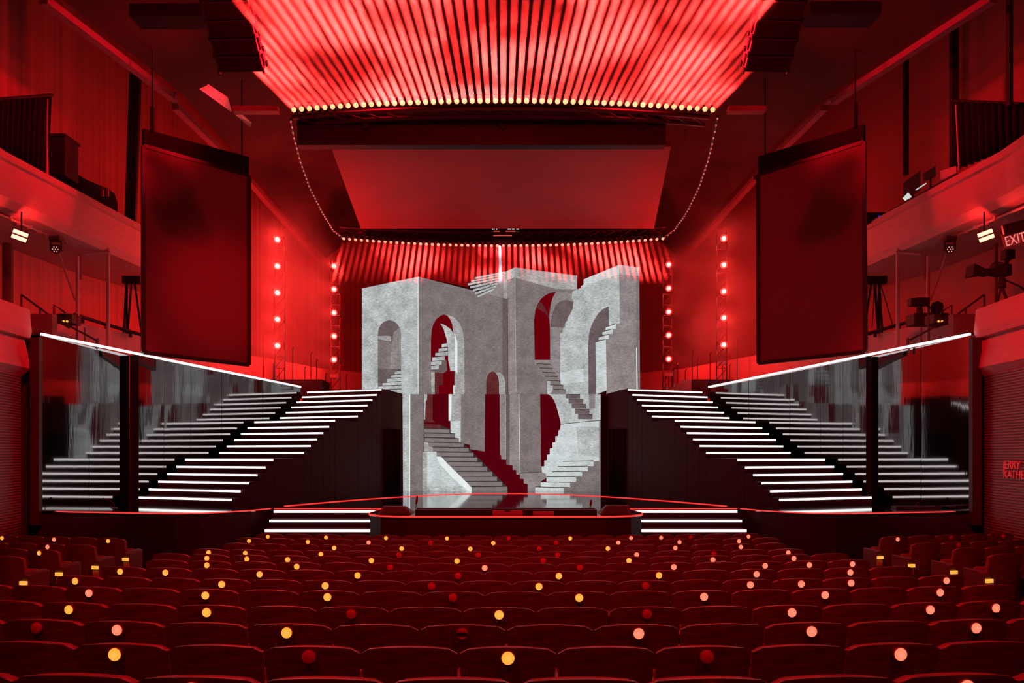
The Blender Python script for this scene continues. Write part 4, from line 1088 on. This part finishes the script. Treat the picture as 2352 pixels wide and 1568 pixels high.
# ------------------------------------------------------------------ along the tiers at both sides
def rail(name, label, pts, posts, r, M_=M_metal):
    t = thing(name, label, 'railing', pts[0])
    MB().tube(pts, r, 8).build('handrail', M_, t, world=True, smooth=True)
    for a, b in posts: MB().tube([a, b], r * .9, 8).build('post', M_, t, world=True)
    return t
def mx(S, px): return px if S < 0 else 2310 - px
for S in (-1, 1):
    sd = SIDE[S]
    # lighting pipe with clamps under the balcony
    pa, pb = P(mx(S, -70), 463, 15.6), P(mx(S, 205), 580, 20.2)
    t = thing('lighting_pipe', f'horizontal pipe with clamps under the {sd} balcony', 'pipe', pa, 'pipes under the balconies')
    MB().tube([pa, pb], .032, 10).build('pipe', M_steel, t, world=True, smooth=True)
    for k in range(9):
        c = pa.lerp(pb, .28 + .08 * k)
        MB().box(tuple(c - Vector((.05, .03, .05))), tuple(c + Vector((.05, .03, .06)))).build('clamp', M_steel, t, world=True)
    # upright poles and a brace
    p1 = thing('scaffold_pole', f'tall outer upright pole with a crossbar under the {sd} balcony', 'pole', P(mx(S, 248), 800, 20), 'scaffold poles')
    MB().tube([P(mx(S, 248), 545, 20), P(mx(S, 248), 835, 20)], .047, 10).build('upright', M_steel, p1, world=True, smooth=True)
    MB().tube([P(mx(S, 252), 579, 20), P(mx(S, 195), 584, 19.6)], .03, 8).build('crossbar', M_steel, p1, world=True, smooth=True)
    MB().tube([P(mx(S, 249), 541, 20), P(mx(S, 248), 548, 20)], .06, 8).build('cap', M_steel, p1, world=True)
    p2 = thing('scaffold_pole', f'inner upright pole with a slanting brace under the {sd} balcony', 'pole', P(mx(S, 178), 790, 19), 'scaffold poles')
    MB().tube([P(mx(S, 178), 588, 19), P(mx(S, 178), 815, 19)], .042, 10).build('upright', M_steel, p2, world=True, smooth=True)
    MB().tube([P(mx(S, 135), 582, 18.6), P(mx(S, 173), 690, 19)], .026, 8).build('brace', M_steel, p2, world=True, smooth=True)
    MB().box(tuple(P(mx(S, 181), 640, 19.1)), tuple(P(mx(S, 188), 586, 19.2))).build('cable_drop', M_black, p2, world=True)
    # wash light
    c = P(mx(S, 45.5), 541, 16.6)
    t = thing('wash_light', f'bright double-bar red wash light hung under the {sd} balcony', 'lamp', c, 'wash lights')
    rot = Matrix.Rotation(math.radians(16 * -S * -1), 4, 'Y')
    Mw = Matrix.Translation(c) @ Matrix.Rotation(math.radians(19 if S < 0 else -19), 4, 'Y') @ Matrix.Rotation(math.radians(24 * S * -1), 4, 'Z')
    MB().box((-.17, .01, -.13), (.17, .12, .13), Mw).build('housing', M_metal, t, world=True)
    for k in (-1, 1): MB().box((-.145, -.012, k * .06 - .042), (.145, .01, k * .06 + .042), Mw).build('light_bar', M_wash, t, world=True)
    MB().tube([c + Vector((0, .06, .1)), c + Vector((0, .06, .55))], .02, 6).build('hanger', M_metal, t, world=True)
    lamp('AREA', c + Vector((0, -.05, -.02)), 22, WARM, d=(-S * .25, -1, -.15), shape='RECTANGLE', size=.3, size_y=.2)
    lamp('SPOT', c + Vector((S * -.1, .1, .3)), 40, WARM, target=P(mx(S, 70), 500, 17.2), spot_size=math.radians(100), spot_blend=1.0, shadow_soft_size=.08)
    # moving head
    c = P(mx(S, 130), 566, 18.3)
    t = thing('moving_head', f'black moving head lamp hung from the {sd} pipe', 'lamp', c, 'moving head lamps')
    MB().box((c.x - .13, c.y - .12, c.z + .13), (c.x + .13, c.y + .12, c.z + .24)).build('base_box', M_black, t, world=True, bevel=.02)
    MB().box((c.x - .15, c.y - .04, c.z - .1), (c.x - .115, c.y + .04, c.z + .14)).box((c.x + .115, c.y - .04, c.z - .1), (c.x + .15, c.y + .04, c.z + .14)).build('yoke', M_black, t, world=True)
    d = Vector((-S * .35, -1, -.35)).normalized(); hc = c + Vector((0, 0, -.06))
    hd = MB().tube([hc - d * .16, hc - d * .1, hc + d * .1, hc + d * .13], [.07, .105, .11, .105], 16).build('head', M_black, t, world=True, smooth=True)
    lm = MB()
    a = d.cross(Vector((0, 0, 1))).normalized(); b = a.cross(d)
    for k in range(7):
        q = hc + d * .131 + (Vector((0, 0, 0)) if k == 0 else a * .06 * math.cos(k * PI / 3) + b * .06 * math.sin(k * PI / 3))
        lm.tube([q, q + d * .006], .016, 8)
    lm.build('lens_cluster', emit('dim_lens', (1, .35, .3), .7), t, world=True)
    # railings stepping down the lower tier
    Y = 17.4
    q = lambda px, py, Y=Y: P(mx(S, px), py, Y)
    rail('stair_railing', f'black stepped handrail beside the {sd} lower tier end', [q(48, 708), q(50, 677), q(125, 732), q(160, 753)], [(q(49, 677), q(49, 712)), (q(92, 705), q(92, 735))], .024)
    rail('stair_railing', f'black lower handrail sloping towards the {sd} mirror wall', [q(123, 742), q(124, 700), q(150, 718)], [(q(124, 700), q(124, 800))], .024)
    rail('stair_railing', f'black handrail ending above the {sd} mirror wall', [q(140, 738), q(222, 782), q(225, 776), q(226, 800)], [(q(194, 752), q(195, 790)), (q(221, 782), q(222, 812)), (q(178, 720), q(178, 806))], .024)
    t = thing('bollard_light', f'low black fitting with two amber lights on the {sd} tier', 'light', q(150, 742), 'amber tier lights')
    MB().box(tuple(q(128, 742, 17.6)), tuple(q(176, 723, 17.8) + Vector((0, .2, 0)))).build('housing', M_black, t, world=True, bevel=.02)
    for dx in (-4, 4): MB().tube([q(150 + dx, 737.5, 17.58), q(150 + dx, 737.5, 17.55)], .028, 10).build('bulb', M_amber, t, world=True)
    t = thing('step_light', f'small bright amber strip light beside the {sd} mirror wall top', 'light', q(88, 776, 16.4), 'amber step lights')
    MB().box(tuple(q(72, 782, 16.42)), tuple(q(97, 770, 16.46) + Vector((0, .05, 0)))).build('housing', M_black, t, world=True)
    MB().box(tuple(q(82, 779, 16.4)), tuple(q(95, 775.5, 16.41))).build('glow_bar', emit('amber_bright', (1, .6, .2), 1.6), t, world=True)
    # dark timber door niche
    nb = MB().box(tuple(q(68, 790, 17.0)), tuple(q(126, 722, 17.1) + Vector((0, .1, 0)))).build('tier_screen', mat('dark_timber', (.12, .06, .04), .6, noise=.5, nscale=14, stretch=(6, 6, .3)))
    tag(nb, f'dark slatted timber screen beside the {sd} lower tier end', 'panel')
    # black column at the frame edge
    cpx = 18 if S < 0 else 22
    MB_c = MB().tube([P(mx(S, cpx), 735, 18.5), P(mx(S, cpx), 560, 18.5)], .12 if S < 0 else .035, 14)
    struct(f'column_{sd}', MB_c, mat('column_paint', (.12, .06, .06), .6), smooth=True)
    # truss stand beside the hanging screen
    t = thing('lighting_stand', f'black splayed stand half hidden behind the {sd} hanging screen', 'stand', P(mx(S, 305), 770, 21), 'splayed stands')
    for x0, x1 in ((291, 284), (303, 293), (308, 326), (292, 291)):
        MB().tube([P(mx(S, x0), 640, 21), P(mx(S, x1), 768, 21)], .03, 6).build('leg', M_black, t, world=True)
    MB().box(tuple(P(min(mx(S, 280), mx(S, 330)), 650, 20.9)), tuple(P(max(mx(S, 280), mx(S, 330)), 637, 21.1))).build('head_bar', M_black, t, world=True)
    # cap rail on the lower parapet
    rail('parapet_rail', f'dark rail along the top of the {sd} rear parapet', [P(mx(S, 172), 722, 19.0), P(mx(S, 240), 744, 20.3), P(mx(S, 330), 770, 21.2)], [(P(mx(S, x), 700 + .29 * (x - 100) + 2, Y_), P(mx(S, x), 716 + .29 * (x - 100), Y_)) for x, Y_ in ((190, 19.3), (245, 20.3), (300, 20.9))], .05, M_black)
# upper balcony left: black drape, post, rack, covered gear, radios
def drape(label, pts_top, pts_bot, nf=18, amp=.05):
    mb = MB(); a0, a1 = pts_top; b0, b1 = pts_bot
    n = nf * 3
    d = (a1 - a0); nn = Vector((-d.y, d.x, 0)).normalized()
    top = [a0.lerp(a1, i / n) + nn * amp * math.sin(i * 2 * PI / 3 / 1.3) for i in range(n + 1)]
    bot = [b0.lerp(b1, i / n) + nn * amp * 1.4 * math.sin(i * 2 * PI / 3 / 1.3 + .3) for i in range(n + 1)]
    mb.add(top + bot, [(i, i + 1, n + 2 + i, n + 1 + i) for i in range(n)])
    t = thing('black_drape', label, 'drape', b0.lerp(b1, .5))
    c = mb.build('cloth', M_cloth, t, world=True, smooth=True)
    c.modifiers.new('thick', 'SOLIDIFY').thickness = .015
    return t
Yd = 17.6
t = drape('black drape hanging on the left balcony beside a thin post', (P(-60, 233, 15.9), P(116, 219, Yd)), (P(-60, 325, 15.9), P(106, 402, Yd)))
MB().tube([P(-60, 232, 15.9), P(121, 218, Yd)], .035, 8).build('top_bar', M_black, t, world=True)
MB().tube([P(109, 228, Yd - .05), P(107, 408, Yd - .05)], .028, 8).build('post', M_steel, t, world=True)
t = drape('black drape hanging on the right balcony above the parapet', (P(2194, 232, Yd), P(2420, 242, 15.7)), (P(2201, 388, Yd), P(2420, 305, 15.7)))
MB().tube([P(2192, 231, Yd), P(2420, 241, 15.7)], .03, 8).build('top_bar', M_black, t, world=True)
MB().tube([P(2196, 240, Yd - .05), P(2203, 392, Yd - .05)], .022, 8).build('post', M_steel, t, world=True)
Y = 18.4
rk = thing('equipment_rack', 'tall black equipment rack standing behind the left parapet', 'rack', P(130, 395, Y))
MB().box(tuple(P(112, 402, Y)), tuple(P(149, 312, Y) + Vector((0, .6, 0)))).build('rack_body', M_black, rk, world=True, bevel=.01)
MB().box(tuple(P(112, 312, Y - .03)), tuple(P(150, 306, Y - .03) + Vector((0, .66, 0)))).build('lid', M_metal, rk, world=True)
cv = MB()
cp = [(152, 386, 18.85), (160, 388, 19.0), (200, 412, 19.6), (248, 432, 20.3), (264, 444, 20.6), (271, 466, 20.7), (271, 500, 20.7), (152, 430, 18.85)]
cv.prism([P(*q) for q in cp], (-.5, .3, 0))
tag(cv.build('covered_console', M_cloth, bevel=.04), 'long low console under black cloth behind the left parapet', 'console')
for i, px in enumerate((235, 246)):
    t = thing('hand_radio', f'small red-lit two-way radio on the console, {"left" if i == 0 else "right"} of the pair', 'radio', P(px, 447, 19.8), 'two-way radios')
    MB().box(tuple(P(px - 2.8, 450, 19.8)), tuple(P(px + 2.8, 435, 19.8) + Vector((0, .04, 0)))).build('radio_body', M_redbox, t, world=True, bevel=.005)
    MB().tube([P(px, 436, 19.82), P(px, 426, 19.82)], .008, 6).build('antenna', M_redbox, t, world=True)
# upper wall dressing
for px, Y, yt, yb, sd in ((296, 21.3, 165, 520, 'left'), (307, 21.5, 165, 525, 'left')):
    a, b = P(px, yb, Y), P(px + 4, yt, Y)
for i, (px, w_, yt, yb) in enumerate(((2083, 9, 118, 400), (2195, 16, 55, 380), (2323, 8, -10, 240))):
    Y = (21.3, 18.6, 16.2)[i]
    a, b = P(px - w_ / 2, yb, Y), P(px + w_ / 2, yt, Y)
    struct(f'trim_{10 + i}', MB().box((a.x, Y, a.z), (b.x, Y + .12, b.z)), M_black)
for i, (px, w_) in enumerate(((292, 13), (305, 9))):
    a, b = P(px - w_ / 2, 510, 21.5), P(px + w_ / 2 , 160, 21.5)
    struct(f'trim_{20 + i}', MB().prism([a, Vector((b.x, a.y, a.z)), b + Vector((.15, 0, 0)), Vector((a.x + .15, a.y, b.z))], (0, .12, 0)), M_stagefront)
# right balcony control position
Y = 19.6
t = thing('control_monitor', 'wide black monitor seen from behind on the right balcony', 'monitor', P(2095, 452, Y))
MB().prism([P(2075, 420, Y + .3), P(2114, 391, Y - .3), P(2114, 436, Y - .3), P(2076, 462, Y + .3)], (.02, .06, 0)).build('screen_back', M_black, t, world=True)
MB().tube([P(2096, 430, Y), P(2098, 470, Y)], .03, 8).build('stand', M_black, t, world=True)
t = thing('control_monitor', 'smaller black monitor on an arm nearer the drape, right balcony', 'monitor', P(2136, 430, 18.9))
MB().prism([P(2122, 397, 19.1), P(2149, 381, 18.7), P(2150, 403, 18.7), P(2123, 415, 19.1)], (.02, .08, 0)).build('screen_back', M_black, t, world=True)
MB().tube([P(2137, 405, 18.9), P(2137, 440, 18.9)], .025, 8).build('stand', M_black, t, world=True)
t = thing('desk_lamp', 'small bright white work light at the foot of the wide monitor', 'lamp', P(2084, 458, 19.4))
MB().tube([P(2076, 458, 19.3), P(2090, 447, 19.2)], [.05, .075], 12).build('lamp_head', M_white, t, world=True)
MB().tube([P(2083, 452, 19.35), P(2086, 470, 19.4)], .012, 6).build('arm', M_metal, t, world=True)
t = thing('paper_board', 'pale board leaning at the end of the control desk by the drape', 'board', P(2180, 410, 18.2))
MB().prism([P(2161, 392, 18.4), P(2196, 381, 18.0), P(2196, 398, 18.0), P(2163, 412, 18.4)], (0, .03, 0)).build('board_face', M_redbox, t, world=True)
t = thing('control_desk', 'low dark control desk running behind the right parapet', 'desk', P(2120, 450, 19.3))
MB().prism([P(2040, 485, 20.6), P(2196, 397, 17.9), P(2196, 412, 17.9), P(2040, 500, 20.6)], (.45, .25, 0)).build('desk_top', M_black, t, world=True)
MB().bar(P(2104, 436, 19.0), P(2127, 421, 18.6), .02).build('lit_edge', M_white, t, world=True)
t = thing('mixer_unit', 'small dark unit with orange and blue lights beside the right screen', 'device', P(2012, 500, 20.8))
MB().box(tuple(P(1990, 512, 20.8)), tuple(P(2034, 487, 20.8) + Vector((0, .4, 0)))).build('unit_body', M_black, t, world=True, bevel=.01)
MB().tube([P(2015, 504, 20.78), P(2015, 504, 20.74)], .022, 8).build('indicator', emit('orange_dot', (1, .3, .08), 1.5), t, world=True)
MB().box(tuple(P(2017, 501, 20.77)), tuple(P(2029, 495, 20.79))).build('display', emit('blue_dot', (.05, .02, .25), .8), t, world=True)
# exit sign at the right edge
t = thing('exit_sign', 'dark hanging EXIT sign with pink glowing letters at the right edge', 'sign', P(2335, 545, 15.6))
Ms = Matrix.Translation(P(2312, 566, 15.6)) @ Matrix.Rotation(math.radians(-13), 4, 'Y') @ Matrix.Rotation(math.radians(-22), 4, 'Z')
MB().box((.02, .02, .22), (.9, .14, .46), Ms).build('hood', M_black, t, world=True)
MB().box((-.03, .04, -.02), (.75, .07, .26), Ms).build('board', mat('sign_board', (.25, .1, .1), .6), t, world=True)
tx = text('EXIT', .29, M_exit, t, Ms.translation - t.location + Vector((-.02, -.01, 0)), (Ms @ Matrix.Rotation(PI / 2, 4, 'X')).to_euler(), .006); tx.scale.x = .62
# camera on a tripod at the right edge of the tier
Y = 16.9
c = P(2296, 622, Y)
t = thing('broadcast_camera', 'black broadcast camera on a tripod pointing left at the right edge', 'camera', P(2300, 690, Y))
MB().box((c.x - .17, c.y - .1, c.z - .12), (c.x + .22, c.y + .1, c.z + .14)).build('camera_body', M_black, t, world=True, bevel=.02)
MB().tube([c + Vector((-.15, 0, -.02)), c + Vector((-.42, -.02, -.05))], [.085, .10], 14).build('lens', M_black, t, world=True, smooth=True)
lh = c + Vector((-.42, -.02, -.03))
MB().add([lh + Vector((0, -.08, -.08)), lh + Vector((0, .08, -.08)), lh + Vector((0, .08, .08)), lh + Vector((0, -.08, .08)), lh + Vector((-.30, -.15, -.11)), lh + Vector((-.30, .15, -.11)), lh + Vector((-.26, .15, .16)), lh + Vector((-.26, -.15, .16))],
         [(0, 1, 2, 3), (7, 6, 5, 4), (0, 4, 5, 1), (1, 5, 6, 2), (2, 6, 7, 3), (3, 7, 4, 0)]).build('lens_hood', M_black, t, world=True)
MB().tube([c + Vector((.12, 0, .12)), c + Vector((.2, 0, .28))], .05, 10).box((c.x + .08, c.y - .09, c.z + .26), (c.x + .30, c.y + .09, c.z + .48)).build('viewfinder', M_black, t, world=True, bevel=.015)
MB().tube([c + Vector((-.18, 0, .14)), c + Vector((-.1, 0, .2)), c + Vector((.08, 0, .18))], .016, 8).build('handle', M_black, t, world=True)
MB().tube([c + Vector((.05, 0, -.12)), c + Vector((.05, 0, -.38))], [.06, .09], 12).build('pan_head', M_black, t, world=True)
MB().tube([c + Vector((.1, 0, -.2)), c + Vector((.42, -.05, -.36)), c + Vector((.62, -.08, -.52))], [.02, .02, .045], 8).build('pan_bar', M_black, t, world=True, smooth=True)
for dx, dy in ((-.12, .05), (.08, -.12), (.28, .1)):
    MB().tube([c + Vector((.05, 0, -.34)), c + Vector((.05 + dx, dy, -.86))], [.028, .02], 8).build('leg', M_black, t, world=True)
Y = 18.6; c = P(2112, 694, Y)
t = thing('broadcast_camera', 'black broadcast camera with box lens on the right rear parapet', 'camera', P(2112, 722, Y))
MB().box((c.x - .14, c.y - .12, c.z - .08), (c.x + .20, c.y + .2, c.z + .1)).build('camera_body', M_black, t, world=True, bevel=.02)
MB().box((c.x - .26, c.y - .1, c.z - .09), (c.x - .14, c.y + .1, c.z + .09)).build('lens', M_black, t, world=True, bevel=.01)
MB().tube([c + Vector((0, 0, -.08)), c + Vector((0, 0, -.42))], [.06, .09], 10).build('pedestal', M_black, t, world=True)
MB().tube([c + Vector((.1, 0, -.05)), c + Vector((.42, 0, -.2))], .018, 8).build('pan_bar', M_black, t, world=True)
t = thing('camera_seat', 'rounded black covered seat behind the right rear camera', 'seat', P(2155, 722, 18.4))
MB().tube([P(2152, 722, 18.4), P(2152, 706, 18.4), P(2153, 697, 18.4), P(2154, 692, 18.4)], [.16, .15, .12, .03], 14).build('cover', M_cloth, t, world=True, smooth=True)
MB().box(tuple(P(2100, 745, 18.3)), tuple(P(2180, 718, 18.3) + Vector((0, .4, 0)))).build('base', M_black, t, world=True, bevel=.03)
# suspended cables at the edge of the right screen
for i, (x0, x1) in enumerate(((2008, 2003), (2010, 2018), (2016, 2028), (2020, 2052))):
    tag(MB().tube([P(x0, 645, 20.8), P((x0 + x1) / 2 + 1, 700, 20.8), P(x1, 752, 20.8)], .014, 5).build('hanging_cable', M_black), f'thin black cable beside the right screen, {ordinal(i + 1)} from left', 'cable', 'cables by the right screen')
# pale ceiling reflector panels, upper left
for i, q in enumerate((((458, 204, 17.6), (476, 196, 17.6), (522, 226, 18.6), (531, 257, 18.9)), ((541, 265, 19.4), (553, 260, 19.4), (578, 283, 20.2), (574, 292, 20.2)))):
    t = tag(MB().prism([P(*v) for v in q], (0, .04, .05)).build('ceiling_reflector', mat('pale_panel', (.75, .72, .7), .6)), f'{"longer" if i == 0 else "shorter"} pale curved reflector panel below the left ceiling', 'panel')
# ceiling cross members
for i, (a, b) in enumerate((((310, 38, 15.5), (480, 38, 15.5)), ((1850, 34, 15.2), (2010, 34, 15.2)))):
    struct(f'beam_{5 + i}', MB().bar(P(*a), P(*b), .5, .25), M_ceil)

# ------------------------------------------------------------------ banks of haze
haze('haze', 'thick rolling smoke drifting through the red beams overhead', (-4.85, 9.5, 7.6), (4.85, 16.42, 10.6), .0012, .017, .60, .45, .60, .2, (.0, .0, .0), (1.1, .7, 1.0), (3.1, 0, 1.7),
     tilt=((0, 16.40, 9.975), (0, -1, -.175), 7.2, .24), near=(14.4, 16.2, .006))
haze('haze', 'drifting smoke hanging under the far row of lamps', (-5.95, 24.8, 8.1), (5.95, 27.05, 10.15), .002, .04, .6, .42, .60, .2, (.0, .0, 1.0), (1, 1, .8), (1.3, 4, 2.2),
     tilt=((0, 26.95, 10.06), (0, -1, -1.15), 2.8, .36))
haze('haze', 'glowing red haze around the left pair of lamp towers', (-10.2, 23.4, 4.4), (-5.97, 29.6, 11.2), .05, .2, .4, .35, .7, .3, (1.0, .8, 1.5))
haze('haze', 'glowing red haze around the right pair of lamp towers', (5.97, 23.4, 4.4), (10.2, 29.6, 11.2), .02, .17, .5, .40, .7, .3, (1.0, .8, 1.5), (1, 1, 1), (7, 2, 5))

# ------------------------------------------------------------------ unseen spots added to brighten walls, seats, tiers, canopy and screens
SP = dict(spot_blend=.9, shadow_soft_size=.35)
for S in (-1, 1):
    lamp('SPOT', (S * 3.5, 16.8, 11.4), 2200 if S < 0 else 1900, RED, target=(S * 12.5, 17.5, 10.6), spot_size=math.radians(55), **SP)  # added red spot lifting the upper side wall
    lamp('SPOT', (S * 3.0, 16.8, 11.8), 1500, RED, target=(S * 2.5, 7, 0), spot_size=math.radians(80), **SP)  # added overhead spot for red rims on the seat tops
    lamp('SPOT', (S * 3.0, -.5, 10.8), 2600, RED, target=(-S * 7, 16, 4.0), spot_size=math.radians(75), **SP)  # unseen rear spot added to lift the far side across the hall
    lamp('SPOT', (S * 1.0, 3.0, 9.5), 9000, RED, target=(S * 10.6, 15.6, 3.6), spot_size=math.radians(28), **SP)  # narrow spot added to brighten the lower tier and ribbed cladding
    lamp('SPOT', (S * 4.0, -.5, 10.8), 900, RED, target=(S * 2.5, 7, 0), spot_size=math.radians(85), **SP)  # unseen rear spot added to fill the seat backs
    lamp('SPOT', (S * 6.5, 21.0, 5.6), 430, RED, target=(S * 1.5, 22, 10.2), spot_size=math.radians(80), **SP)  # added uplight reddening the underside of the canopy
lamp('SPOT', (-5.6, 17.5, 9.5), 9, (1, .95, .9), target=(-6.7, 18.3, 11.1), spot_size=math.radians(50), **SP)  # added white spot that lightens the pale reflector panels
lamp('SPOT', (-1.5, 12.0, 8.5), 1300, RED, target=(-7.6, 19.6, 6.4), spot_size=math.radians(24), **SP)  # added spot standing in for the tower glow on the left screen
lamp('SPOT', (1.5, 12.0, 8.5), 60, RED, target=(7.6, 19.6, 6.4), spot_size=math.radians(26), **SP)  # weaker added spot for the right screen
